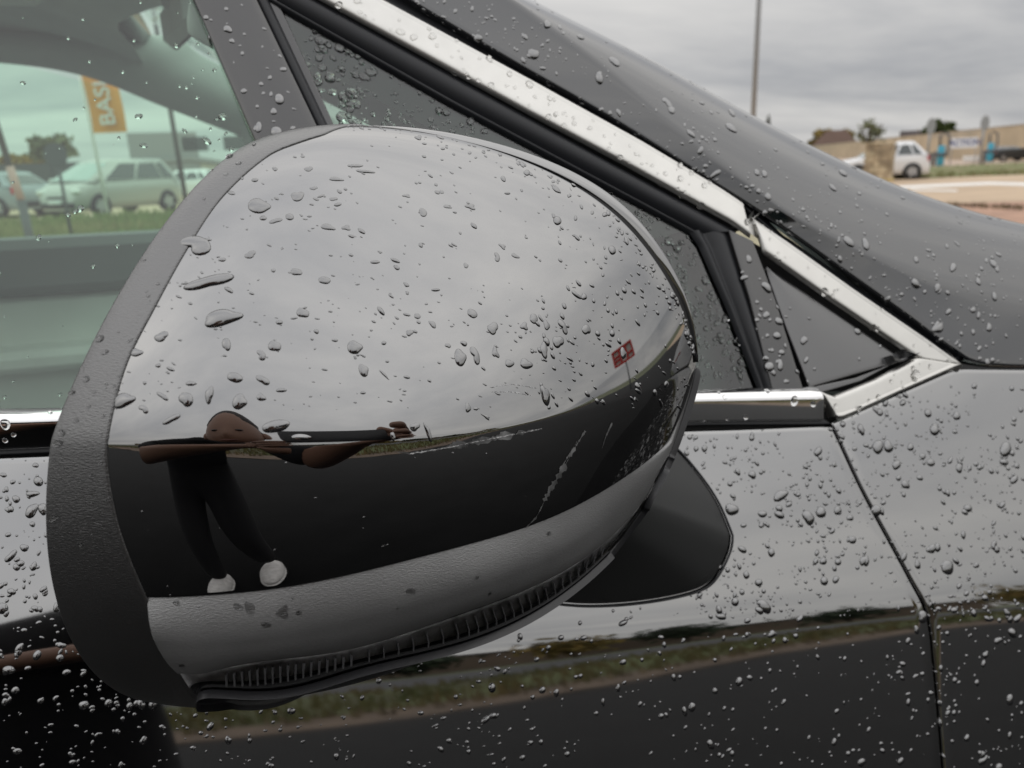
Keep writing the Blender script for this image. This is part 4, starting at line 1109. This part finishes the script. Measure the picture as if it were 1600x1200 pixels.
# pale warehouse with a shallow gable to the right of it
WARE = mat('pale_cladding', (0.60, 0.60, 0.56), .8, var=(.4, .05))
a, b = at(178, 300, 58), at(420, 300, 58); ze, zp = at(180, 262, 58)[2], at(250, 252, 58)[2]
w = np.hypot(*(b-a)[:2]); an2 = math.atan2(b[1]-a[1], b[0]-a[0])
e = empty('warehouse', ((a[0]+b[0])/2, (a[1]+b[1])/2, 0), 'pale clad warehouse with a shallow dark-edged gable right of the slate shop', 'building', None, an2)
mesh_obj('shed_wall', [(-w/2, 0, 0), (w/2, 0, 0), (w/2, 0, ze-.6), (0, 0, zp), (-w/2, 0, ze), (-w/2, 14, 0), (w/2, 14, 0), (w/2, 14, ze-.6), (0, 14, zp), (-w/2, 14, ze)],
         [(0, 1, 2, 3, 4), (9, 8, 7, 6, 5), (0, 4, 9, 5), (1, 6, 7, 2)], WARE, e, False, False)
for (x0, z0_, x1, z1_) in ((-w/2-.3, ze-.02, 0, zp), (0, zp, w/2+.3, ze-.62)):
    MB().prism([(x0, -.3, z0_+.02), (x1, -.3, z1_+.02), (x1, -.3, z1_+.30), (x0, -.3, z0_+.30)], (0, 14.6, 0)).obj('roof', STEEL, e, False, False)
MB().box((-w*.15, -.05, 2.0), (4.2, .1, 3.9)).obj('shutter_door', STEEL, e, False, False)
for k in range(3): MB().box((w*.05+k*2.6, -.05, 3.2), (1.6, .1, .9)).obj('window', CARGL, e, False, False)
tree(82, 208, 258, 60, 74, 'half bare autumn tree above the slate fascia', LG3, 1300, seed=21, leaf=.24, gap=.25, group='trees seen through the side window')
tree(30, 243, 262, 66, 60, 'low yellow bush above the slate roof at the left', LG4, 900, seed=22, leaf=.3, group='trees seen through the side window')
tree(252, 238, 262, 80, 40, 'small yellowing tree above the warehouse roof', LG4, 600, seed=23, leaf=.35, gap=.2, group='trees seen through the side window')
# feather flag
fd = 24.0
q = [at(133, 60, fd), at(184, 70, fd), at(187, 204, fd), at(148, 208, fd)]
fx = Rr/np.linalg.norm(Rr)
p0 = at(158, 262, fd)
e = empty('advertising_flag', (p0[0], p0[1], 0), 'tall orange advertising flag with white BASIC lettering reading upwards', 'flag', None, ang)
zt, zb_ = at(140, 40, fd)[2], at(150, 208, fd)[2]
wF = (190-146)/FPX*fd/math.cos(math.radians(14))
rows = []
for s in np.linspace(0, 1, 26):
    z = zb_+(zt-zb_)*s; rows.append([(-.04-.10*s+wF*t_+.03*math.sin(s*9)*t_, .05*math.sin(s*6+t_*4), z+.04*math.sin(s*5)*t_*0) for t_ in np.linspace(0, 1, 10)])
P = np.array(rows); mesh_obj('flag_cloth', P.reshape(-1, 3), grid_faces(26, 10), mat('orange_cloth', (0.82, 0.36, 0.07), .85), e, True, False)
text_mesh('lettering', 'BASIC', wF*.62, mat('white_print', (.8, .8, .78), .8), e, (wF*.47, -.09, zb_+wF*1.02), (math.pi/2, -math.pi/2-0.04, 0), .004, .006, 1.02)
MB().tube([(-.02, 0, 0), (-.08, 0, zb_), (-.20, 0, zt+.2)], [.045, .04, .025], 8).obj('flag_pole', WHITE, e, True, False)
MB().box((0, 0, .08), (.7, .7, .16), 0, .03).obj('base', KERB, e, False, False)
# poles and the back of a round sign
lamp_post(283, 30.0, 10.0, .075, 'slim blue grey lamp post standing right of the people carrier', STEELD, -.25)
p = at(33, 300, 12.0); pe = empty('leaning_pole', (p[0], p[1], 0), 'leaning dark pole with a faded pink lower sleeve at the left edge', 'pole', None, ang)
MB().tube([(0, 0, 0), (-.02, 0, .98)], .055, 10).obj('foot_sleeve', STEELD, pe, True, False)
MB().tube([(-.02, 0, .98), (-.08, 0, 1.40)], .050, 10).obj('pink_sleeve', mat('faded_pink', (.55, .36, .33), .8), pe, True, False)
MB().tube([(-.08, 0, 1.40), (-.44, 0, 4.4)], [.042, .036], 10).obj('shaft', STEELD, pe, True, False)
p = at(99, 300, 17.0); zt = at(99, 223, 17.0)[2]
e = empty('road_sign', (p[0], p[1], 0), 'dark round back of a road sign in front of the half bare tree', 'road sign', 'round road signs seen from behind', ang)
q = np.linspace(0, 2*math.pi, 28, endpoint=False); r_ = .215
mesh_obj('disc', [(r_*math.cos(a), y, zt-r_+r_*math.sin(a)) for y in (-.05, -.02) for a in q], [tuple(range(28)), tuple(range(55, 27, -1))]+[(k, k+28, (k+1) % 28+28, (k+1) % 28) for k in range(28)], STEELD, e, False, False)
MB().tube([(0, 0, 0), (0, 0, zt-.1)], .03, 8).obj('post', STEELD, e, True, False)

# ------------------------------------------------------------------ behind the camera: what the paint reflects
rgd = np.random.default_rng(77)
xe = np.linspace(-60, 60, 260)
def ragged(base, amp): return base+amp*np.convolve(rgd.normal(size=len(xe)+12), np.ones(5)/5, 'same')[6:-6]
e1, e2 = ragged(-10.7, .55), ragged(-13.4, .8)
poly_sheet('dirt_edge', [(x, y) for x, y in zip(xe, e1)]+[(x, y) for x, y in zip(xe[::-1], e2[::-1])], 0.006, DIRT)
tuft_mass('verge_weeds', [(60, -12.2, 0), (-60, -12.2, 0), (-60, -21.5, .1), (60, -21.5, .1)], 9000, .34, mat('verge_weed_blades', (0.085, 0.10, 0.03), .95, var=(.25, .6, (.16, .12, .05))), 78, w=.07)
tuft_mass('verge_weeds', [(60, -11.6, 0), (-60, -11.6, 0), (-60, -13.2, 0), (60, -13.2, 0)], 1400, .2, WEED, 79, w=.05)
bank('grass_verge', [np.array([60, -13.0, 0.]), np.array([-60, -13.0, 0.])], [np.array([60, -22.0, 0.]), np.array([-60, -22.0, 0.])], -0.01, 0.12, mat('bright_verge', (0.10, 0.125, 0.035), .95, var=(.16, .5, (.06, .055, .022))), 60)
poly_sheet('kerb_line', [(-80, -23.2), (80, -23.2), (80, -22.0), (-80, -22.0)], 0.006, KERB)
poly_sheet('road', [(-120, -52), (120, -52), (120, -23.2), (-120, -23.2)], 0.0, ROADM)
for k, (tx, ty, hh, ww) in enumerate(((-30, -62, 6, 9), (-17, -66, 5, 8), (-4, -64, 6.5, 7), (9, -68, 5, 10), (22, -63, 6, 8), (36, -70, 7, 10), (52, -66, 6, 9), (70, -60, 7, 9))):
    e = empty('tree', (tx, ty, 0), 'tree in the far row mirrored as a dark band in the paint', 'tree', 'trees across the road behind the photographer')
    rg = np.random.default_rng(40+k); V = []; F = []
    for _ in range(700):
        p = rg.normal(size=3)*.42*np.array([ww/2, ww/2, hh/2.4])+np.array([0, 0, hh*.55]); p[2] = abs(p[2])
        a = rg.normal(size=3); a /= np.linalg.norm(a); b_ = np.cross(a, rg.normal(size=3)); b_ /= np.linalg.norm(b_); s = .5*(.5+rg.random())
        o = len(V); V += [p-a*s, p+b_*s*.7, p+a*s, p-b_*s*.7]; F.append((o, o+1, o+2, o+3))
    mesh_obj('crown', V, F, LG2 if k % 3 == 1 else LDK, e, False, False)
    MB().tube([(0, 0, 0), (0, 0, hh*.6)], [.25, .1], 8).obj('trunk', BARK, e, True, False)
e = empty('warehouse', (10, -85, 0), 'long dark warehouse across the road mirrored as a thin line in the paint', 'building')
MB().box((0, 0, 2.2), (150, 12, 4.4)).obj('shed_wall', mat('brown_cladding', (.16, .12, .09), .9, var=(.1, .3)), e, False, False)
MB().box((0, 0, 4.5), (151, 13, .3)).obj('roof', STEELD, e, False, False)

# red shop sign on a mast, far off in front of the car: it shows as a small red patch near the tip of the cap
e = empty('shop_sign', (26.0, -1.9, 0), 'red framed shop sign on a mast, mirrored as a small red patch on the cap', 'sign', None, -math.pi/2)
REDS = mat('sign_red', (0.55, 0.03, 0.02), .6)
for zz in (2.75, 3.95): MB().box((0, 0, zz), (2.0, .12, .16)).obj('frame_bar', REDS, e, False, False)
for xx in (-.92, -.30, .30, .92): MB().box((xx, -.003, 3.35), (.16, .12, 1.05)).obj('frame_bar', REDS, e, False, False)
for xx, zz in ((-.62, 3.2), (.62, 3.45), (.62, 3.15)): MB().box((xx, .003, zz), (.42, .10, .15)).obj('frame_bar', REDS, e, False, False)
MB().box((0, .09, 3.35), (1.9, .04, 1.2)).obj('board', WARE, e, False, False)
MB().tube([(0, .2, 0), (0, .2, 4.1)], .07, 10).obj('mast', STEEL, e, True, False)

# ------------------------------------------------------------------ the photographer, mirrored in the cap
PX, PY = -0.46, -0.88
SKIN = mat('skin', (0.22, 0.115, 0.075), .55)
CLOTH = mat('black_clothes', (0.006, 0.006, 0.007), .9)
HAIR = mat('short_dark_hair', (0.015, 0.012, 0.01), .8, bump=(300, .4, .003))
SHOE = mat('white_shoe', (.72, .70, .68), .7, var=(40, .12))
def skin_body(name, verts, edges, radii, m, parent, root=0, lv=2):
    me = bpy.data.meshes.new(name); me.from_pydata(verts, edges, []); me.materials.append(m)
    o = bpy.data.objects.new(name, me); COL.objects.link(o); o.parent = parent
    sk = o.modifiers.new('skin', 'SKIN'); sk.use_smooth_shade = True
    lay = me.skin_vertices[0].data
    for i, r in enumerate(radii):
        rr = r if isinstance(r, tuple) else (r, r); lay[i].radius = rr
    lay[root].use_root = True
    su = o.modifiers.new('sub', 'SUBSURF'); su.levels = su.render_levels = lv
    return o
per = empty('person', (PX, PY, 0), 'photographer in black clothes and white shoes holding up a phone, mirrored in the cap', 'person')
# trunk, legs, arms (one surface, clothed); +y is towards the car
V = [(0, 0, .90), (.02, .10, 1.04), (.06, .23, 1.17), (.13, .35, 1.25), (.24, .46, 1.30),
     (.10, 0, .86), (.15, .06, .49), (.20, -.06, .16), (-.10, 0, .86), (-.08, .12, .50), (-.05, .14, .10),
     (.32, .37, 1.20), (.50, .52, 1.06), (-.10, .33, 1.23), (.0, .58, 1.07)]
E = [(0, 1), (1, 2), (2, 3), (3, 4), (0, 5), (5, 6), (6, 7), (0, 8), (8, 9), (9, 10), (3, 11), (11, 12), (3, 13), (13, 14)]
Rd = [(.19, .13), (.17, .12), (.18, .12), (.13, .09), .055, .12, .085, .06, .12, .085, .06, .065, .05, .065, .05]
skin_body('body', V, E, Rd, CLOTH, per)
HX, HZ = 0.07-PX, 1.205
def arm(s):
    w = (HX+s*.10, -.045-PY, HZ if s > 0 else 1.145)
    el = (.50, .52, 1.06) if s > 0 else (.0, .58, 1.07)
    skin_body('forearm', [(el[0], el[1]-.03, el[2]+.01), el, ((el[0]+w[0])/2+s*.015, (el[1]+w[1])/2, (el[2]+w[2])/2), (w[0]+s*.01, w[1]-.05, w[2]-.005), w], [(0, 1), (1, 2), (2, 3), (3, 4)], [.042, .043, .038, .027, .026], SKIN, per, 0, 2)
    vs = [w, (w[0], w[1]+.03, w[2]+.01)]; es = [(0, 1)]; rs = [.024, .026]
    for k, l in enumerate((.9, 1.0, .95, .78)):
        zz = w[2]+.036-.022*k; o = len(vs)
        vs += [(w[0]+s*.004, w[1]+.035, zz), (w[0]-s*.004, w[1]+.058*l, zz), (w[0]-s*.03*l, w[1]+.062*l, zz-.002)]
        es += [(1, o), (o, o+1), (o+1, o+2)]; rs += [.010, .0088, .0078]
    o = len(vs); vs += [(w[0]-s*.014, w[1]+.012, w[2]+.034), (w[0]-s*.035, w[1]+.014, w[2]+.044)]; es += [(0, o), (o, o+1)]; rs += [.011, .009]
    skin_body('hand', vs, es, rs, SKIN, per, 0, 2)
arm(1); arm(-1)
# head with face
def ellipsoid(c, r, n=20, f=None):
    V = []; F = []
    for i in range(n+1):
        a = math.pi*i/n
        for k in range(2*n):
            b = math.pi*k/n; d = np.array([math.sin(a)*math.cos(b), math.sin(a)*math.sin(b), math.cos(a)])
            s = 1.0 if f is None else f(d)
            V.append((c[0]+r[0]*d[0]*s, c[1]+r[1]*d[1]*s, c[2]+r[2]*d[2]*s))
    for i in range(n):
        for k in range(2*n): F.append((i*2*n+k, i*2*n+2*n+k, i*2*n+2*n+(k+1) % (2*n), i*2*n+(k+1) % (2*n)))
    return V, F
def face(d):
    s = 1.0
    fr_ = max(0, d[1])
    s += .17*math.exp(-((d[0]/.13)**2+((d[2]+.12)/.16)**2))*fr_       # nose
    s -= .05*math.exp(-(((abs(d[0])-.34)/.14)**2+((d[2]-.06)/.1)**2))*fr_   # eye sockets
    s += .03*math.exp(-((d[0]/.3)**2+((d[2]+.5)/.07)**2))*fr_           # lips
    s -= .10*max(0, -d[2]-.2)*(1-fr_)
    return s
hc = (0.35, .53, 1.325)
V, F = ellipsoid(hc, (.075, .095, .115), 22, face); mesh_obj('head', V, F, SKIN, per, True, False)
V, F = ellipsoid((hc[0], hc[1]-.012, hc[2]+.012), (.080, .098, .112), 20, lambda d: 1.0 if d[2] > .35-.0 or d[1] < -.15 else .9); mesh_obj('hair', V, F, HAIR, per, True, False)
for s in (1, -1):
    V, F = ellipsoid((hc[0]+s*.078, hc[1]-.01, hc[2]-.005), (.012, .022, .033), 8); mesh_obj('ear', V, F, SKIN, per, True, False)
    V, F = ellipsoid((hc[0]+s*.030, hc[1]+.083, hc[2]+.012), (.011, .007, .0045), 8); mesh_obj('eye', V, F, mat('dark_eye', (.03, .02, .015), .3), per, True, False)
V, F = ellipsoid((hc[0], hc[1]+.086, hc[2]-.058), (.024, .010, .007), 8); mesh_obj('mouth', V, F, mat('lips', (.16, .06, .05), .5), per, True, False)
for s, (fx_, fy_) in ((1, (.21, .0)), (-1, (-.05, .20))):
    def shoe(d): return 1.0-.25*max(0, d[2])*max(0, d[1])
    V, F = ellipsoid((fx_, fy_, .055), (.066, .17, .075), 14, shoe); mesh_obj('shoe', V, F, SHOE, per, True, False)
    V, F = ellipsoid((fx_, fy_, .016), (.070, .178, .017), 12); mesh_obj('sole', V, F, SHOE, per, True, False)
e = empty('smartphone', (HX+PX, -0.022, HZ-.075), 'dark smartphone held up in both hands by the photographer', 'phone')
MB().box((0, 0, .075), (.152, .008, .074), 0, .004).obj('case', BLKP, e, True, False)
MB().box((0, -.0047, .075), (.145, .001, .068), 0, .0).obj('screen', CARGL, e, False, False)
MB().tube([(-.05, .004, .09), (-.05, .0055, .09)], .012, 16).obj('lens_ring', CHROME, e, True, False)

# ------------------------------------------------------------------ rain beads on every wet surface
bpy.context.view_layer.update()
DG = bpy.context.evaluated_depsgraph_get()
CLS = {}
for o in S.objects:
    if o.type != 'MESH' or root_of(o) != ROOT: continue
    n_ = o.name.split('.')[0]
    c_ = {'door': 'door', 'wing': 'wing', 'mirror_cap': 'cap', 'mirror_bezel': 'bezel', 'lower_trim': 'ledge', 'windscreen_pillar': 'apillar', 'window_moulding': 'moulding',
          'sail_moulding': 'moulding', 'belt_moulding': 'belt', 'window_pane': 'window', 'quarter_window': 'quarter', 'pillar_trim': 'pillar', 'sail_panel': 'sail', 'scuff_mark': 'cap'}.get(n_)
    if c_: CLS[o.name] = c_
def cast(px):
    r = rays(np.array(px, float)); r = r/np.linalg.norm(r)
    ok, loc, nrm, idx, ob, _ = S.ray_cast(DG, Vector(CAM+r*0.03), Vector(r))
    if not ok or ob.name not in CLS: return None
    n = np.array(nrm)
    if n @ r > 0: n = -n
    return np.array(loc), n, CLS[ob.name]
def drop_mesh(seed, irr, h, ns=18):
    rg = np.random.default_rng(seed)
    am = rg.normal(size=5)*np.array([.0, 1.0, .55, .22, .08])*irr; ph = rg.random(5)*6.28
    V = [(0, 0, h)]; F = []
    rho = (.30, .58, .80, .93, 1.0)
    for i, p in enumerate(rho):
        for k in range(ns):
            q = 2*math.pi*k/ns; r = p*max(.35, 1+sum(am[j]*math.cos((j+1)*q+ph[j]) for j in range(5))*min(1, p*1.2))
            V.append((r*math.cos(q), r*math.sin(q), h*(1-p*p)**.62 if p < 1 else -.06))
    for k in range(ns): F.append((0, 1+k, 1+(k+1) % ns))
    for i in range(4):
        for k in range(ns):
            a, b = 1+i*ns+k, 1+i*ns+(k+1) % ns; F.append((a, a+ns, b+ns, b))
    F.append(tuple(1+4*ns+k for k in range(ns-1, -1, -1)))
    return np.array(V), F
TEMPL = [drop_mesh(s, .03, .46) for s in range(5)]+[drop_mesh(20+s, .09, .42) for s in range(6)]+[drop_mesh(40+s, .17, .36) for s in range(5)]
BIGT = [drop_mesh(60+s, .17, .26, 28) for s in range(10)]
DROPS = []       # (size px, class, P, matrix columns, template set, index, px)
def put(px, rx, ry, angle=None, big=False, templ=None, surf=None):
    h_ = surf or cast(px)
    if h_ is None: return
    P, n, c = h_
    d = (P-CAM) @ Fw
    if angle is None:
        t0 = RNG.normal(size=3); t0 -= n*(t0 @ n); t0 /= np.linalg.norm(t0); a, b = rx*d/FPX, ry*d/FPX
        tx, ty = t0, np.cross(n, t0)
    else:
        def on_plane(q):
            r = rays(np.array(q, float)); return CAM+r*((P-CAM) @ n)/(r @ n)
        ca, sa = math.cos(angle), math.sin(angle)
        vx = on_plane((px[0]+ca, px[1]+sa))-P; ax = np.linalg.norm(vx); tx = vx/ax; ty = np.cross(n, tx)
        vy = on_plane((px[0]-sa, px[1]+ca))-P; ay = abs(vy @ ty)
        a, b = rx*min(ax, 3*d/FPX), ry*min(ay, 3*d/FPX)
    hgt = math.sqrt(a*b)
    hgt = min(hgt, 0.0042)
    ti = int(RNG.integers(len(BIGT) if big else len(TEMPL))) if templ is None else templ
    DROPS.append((math.sqrt(rx*ry), c, P, np.stack([tx*a, ty*b, n*hgt], 1), big, ti, px))
# the large merged beads one can point at on the cap
for (x, y, w, h, ang_) in ((404, 322, 38, 22, .1), (308, 382, 50, 26, -.25), (327, 440, 66, 22, -.25), (347, 497, 62, 26, -.2), (252, 526, 24, 14, -.2), (213, 551, 20, 13, 0), (354, 538, 13, 22, 0), (429, 541, 20, 18, .4), (409, 555, 17, 12, .2),
        (554, 543, 26, 20, 0), (473, 489, 20, 16, .4), (507, 438, 20, 12, .1), (463, 425, 18, 12, .2), (465, 307, 20, 16, -.5), (391, 398, 20, 10, -.3), (431, 345, 18, 8, -.3), (512, 355, 24, 9, .2), (541, 356, 14, 8, 0),
        (193, 626, 36, 22, -.3), (225, 639, 14, 12, -.4), (431, 666, 46, 20, -.2), (367, 590, 26, 16, .3), (411, 594, 20, 14, .5), (254, 619, 18, 9, .6), (568, 579, 16, 20, -.3), (408, 621, 15, 12, .4), (291, 624, 22, 24, .2), (327, 617, 14, 26, 0), (374, 628, 24, 24, .3), (268, 655, 26, 12, -.5),
        (719, 559, 20, 26, 0), (743, 555, 15, 22, 0), (774, 551, 10, 18, -.3), (770, 513, 18, 18, 0), (738, 490, 18, 13, .5), (834, 498, 14, 15, .5), (819, 510, 12, 12, 0), (854, 508, 9, 17, -.2), (872, 534, 20, 17, .5), (880, 510, 12, 20, -.2), (850, 547, 12, 25, -.2),
        (822, 569, 20, 16, .2), (796, 568, 14, 13, 0), (916, 515, 11, 20, -.4), (648, 667, 17, 13, .1), (731, 637, 9, 16, -.1), (669, 676, 7, 32, -.4), (852, 618, 13, 34, -.35), (759, 651, 17, 5, .6), (614, 682, 7, 16, -.3), (974, 552, 9, 18, -.2), (600, 585, 22, 4, .8), (640, 520, 12, 10, .3), (652, 494, 11, 9, .3), (676, 507, 8, 15, -.7), (700, 540, 9, 8, 0), (690, 300, 7, 6, .2), (735, 323, 17, 8, .2), (777, 402, 13, 9, .6), (805, 400, 14, 6, .4), (728, 415, 8, 8, 0), (785, 385, 13, 6, .6), (661, 332, 14, 12, .8), (635, 306, 13, 5, .1), (699, 323, 14, 5, .2), (571, 268, 30, 5, .1), (555, 259, 26, 5, 0), (482, 264, 15, 7, 0), (525, 280, 24, 6, .1), (521, 311, 13, 6, -.1), (490, 294, 14, 5, 0),
        (390, 950, 15, 22, -.4), (442, 957, 19, 20, 0), (467, 958, 10, 9, 0), (276, 943, 13, 8, .6), (642, 924, 13, 12, 0), (858, 834, 8, 7, 0)):
    put((x, y), w/2, h/2, ang_, True)
def scatter(n, box, rmu, rsig, rmax, cls, aspect=(.75, 1.35), ang_=None, reject=None):
    k = 0; tries = 0
    while k < n and tries < n*7:
        tries += 1
        px = (RNG.uniform(box[0], box[2]), RNG.uniform(box[1], box[3]))
        # clumped cover: some spots stay clear
        if (math.sin(px[0]*.021+px[1]*.013+1.7)+math.sin(px[0]*-.017+px[1]*.029)+math.sin(px[0]*.05+px[1]*.043))/3 < RNG.uniform(-1.1, .35)*.75: continue
        if reject and reject(px): continue
        h_ = cast(px)
        if h_ is None or h_[2] not in cls: continue
        r = min(rmax, rmu*math.exp(rsig*RNG.normal())); q = RNG.uniform(*aspect)
        if ang_ is None: put(px, r*q, r/q, surf=h_)
        else: put(px, r*q, r/q, ang_(px)+RNG.normal()*.25, surf=h_)
        k += 1
scatter(260, (600, 0, 1600, 570), 1.5, .4, 3.5, ('apillar',))
scatter(170, (1055, 665, 1460, 965), 1.5, .4, 3, ('door',))
scatter(170, (1300, 600, 1600, 960), 1.5, .4, 3, ('wing',))
scatter(160, (170, 225, 1085, 640), 1.3, .35, 2.6, ('cap',), (1.1, 1.6), lambda p: .5)
scatter(60, (430, 20, 760, 215), 2.0, .4, 4, ('quarter',), (.9, 1.12))
scatter(60, (480, 0, 1500, 660), 1.6, .4, 3, ('moulding',), (.9, 1.15))
scatter(40, (80, 215, 500, 860), 1.7, .4, 3.5, ('bezel',), (1.0, 1.8), lambda p: -.35)
def cap_dir(px): return .1+.75*np.clip((px[0]-480)/480, 0, 1)
scatter(340, (170, 225, 1085, 640), 2.1, .45, 6.5, ('cap',), (1.1, 1.75), cap_dir)
scatter(90, (820, 440, 1080, 640), 2.8, .45, 8, ('cap',), (1.1, 1.7), lambda p: 1.0)
scatter(14, (170, 700, 1060, 930), 1.6, .4, 3, ('cap',))
scatter(38, (80, 215, 500, 860), 3.0, .5, 9, ('bezel',), (1.0, 1.8), lambda p: -.35)
scatter(8, (230, 900, 1050, 1040), 3, .5, 7, ('ledge',))
scatter(330, (1055, 665, 1460, 965), 2.5, .6, 11, ('door',))
scatter(110, (0, 715, 230, 1030), 2.9, .6, 13, ('door',))
scatter(330, (560, 990, 1480, 1200), 2.3, .5, 7, ('door',))
scatter(150, (0, 1060, 560, 1200), 2.1, .5, 6, ('door',))
scatter(40, (0, 1010, 250, 1110), 3.6, .45, 8, ('door',))
scatter(30, (860, 940, 1460, 1010), 3.2, .5, 8, ('door',))
scatter(360, (1300, 600, 1600, 960), 2.6, .6, 12, ('wing',))
scatter(130, (1440, 950, 1600, 1200), 2.6, .5, 8, ('wing',))
scatter(330, (600, 0, 1600, 570), 2.5, .55, 10, ('apillar',))
scatter(260, (480, 0, 1500, 660), 3.0, .5, 9, ('moulding',), (.9, 1.15))
scatter(36, (0, 610, 1280, 705), 4.0, .4, 10, ('belt',), (.9, 1.15))
scatter(44, (0, 0, 400, 640), 2.2, .5, 6, ('window',))
scatter(14, (280, 60, 405, 225), 2.8, .4, 8, ('window',))
scatter(95, (430, 20, 760, 215), 4.4, .45, 11, ('quarter',), (.9, 1.12))
scatter(240, (900, 300, 1190, 600), 2.9, .45, 8, ('quarter',), (.9, 1.12))
scatter(34, (310, 0, 510, 215), 3.4, .5, 10, ('pillar',))
scatter(30, (1130, 370, 1260, 600), 4.2, .4, 9, ('pillar',))
scatter(10, (1200, 420, 1400, 600), 2.8, .5, 7, ('sail',))
# beads strung along the top edge of the cap
for k in range(170):
    u = np.array([RNG.uniform(.10, .96)]); th = np.array([RNG.uniform(TH0+.01, TH0+.20)])
    P = house(u, th)[0]; n = house_n(u, th)[0]*_s; r = min(6.5, 2.7*math.exp(.5*RNG.normal()))
    put(proj(P), r*1.3, r*.8, None, surf=(P, n, 'cap'))
CLEAR = {'window', 'quarter', 'moulding', 'belt', 'bezel', 'ledge'}
WHERE = {'cap': 'on the glossy black mirror cap', 'door': 'on the black door', 'wing': 'on the black front wing', 'apillar': 'on the sloping windscreen pillar', 'moulding': 'on the satin window moulding', 'belt': 'on the bright belt moulding',
         'window': 'on the side window', 'quarter': 'on the small quarter window', 'pillar': 'on the gloss black window pillar', 'sail': 'on the triangular corner panel', 'bezel': 'on the grained mirror bezel', 'ledge': 'on the grained lower mirror trim'}
def place_words(c, p):
    x, y = p
    if c == 'cap':
        if y < 300: return 'along its top edge'
        if x < 480: return 'in its left third' if y < 600 else 'by the mirrored photographer'
        if x < 760: return 'in the middle of the sky reflection'
        return 'towards its rounded tip'
    if c == 'door':
        if x < 260: return 'left of the mirror'
        if y > 980: return 'below the crease'
        return 'between mirror foot and shut line'
    if c == 'wing': return 'above the crease' if y < 950 else 'below the crease'
    if c == 'apillar': return 'along the upper slope' if x < 1150 else 'towards its wide foot'
    if c == 'moulding': return 'on the long upper strip' if x < 1165 else 'round the corner panel'
    if c == 'quarter': return 'above the mirror' if x < 800 else 'right of the mirror'
    if c == 'window': return 'beside the pillar' if x > 270 else 'in front of the view across the lot'
    if c == 'belt': return 'left of the mirror' if x < 300 else 'right of the mirror'
    return 'beside the mirror'
DROPS.sort(key=lambda d: -d[0])
ML = {}
def drop_data(big, ti, clear):
    k = (big, ti, clear)
    if k not in ML:
        V, F = (BIGT if big else TEMPL)[ti]
        me = bpy.data.meshes.new('raindrop'); me.from_pydata(V.tolist(), [], F); me.polygons.foreach_set('use_smooth', [True]*len(F))
        me.materials.append(WATER if clear else WATER_D); me.update(); ML[k] = me
    return ML[k]
N_IND = 290
for sz, c, P, Mx, big, ti, px in DROPS[:N_IND]:
    o = bpy.data.objects.new('raindrop', drop_data(big, ti, c in CLEAR)); COL.objects.link(o)
    o.matrix_world = Matrix(((Mx[0, 0], Mx[0, 1], Mx[0, 2], P[0]), (Mx[1, 0], Mx[1, 1], Mx[1, 2], P[1]), (Mx[2, 0], Mx[2, 1], Mx[2, 2], P[2]), (0, 0, 0, 1)))
    size = 'broad merged' if sz > 13 else 'large' if sz > 8.5 else 'round' if sz > 6 else 'small'
    tag(o, '%s raindrop %s, %s' % (size, WHERE[c], place_words(c, px)), 'raindrop', 'raindrops %s' % WHERE[c])
rest = {}
for d in DROPS[N_IND:]: rest.setdefault((d[1], d[1] in CLEAR), []).append(d)
for (c, clear), L in rest.items():
    VV_ = []; FF_ = []; off = 0
    for sz, c_, P, Mx, big, ti, px in L:
        V, F = (BIGT if big else TEMPL)[ti]
        VV_.append(V @ Mx.T+P); FF_ += [tuple(i+off for i in f) for f in F]; off += len(V)
    o = mesh_obj('small_raindrops', np.concatenate(VV_), FF_, WATER if clear else WATER_D, None, True)
    o['kind'] = 'stuff'; o['label'] = 'fine rain beads scattered '+WHERE[c]; o['category'] = 'raindrops'
print('drops', len(DROPS))
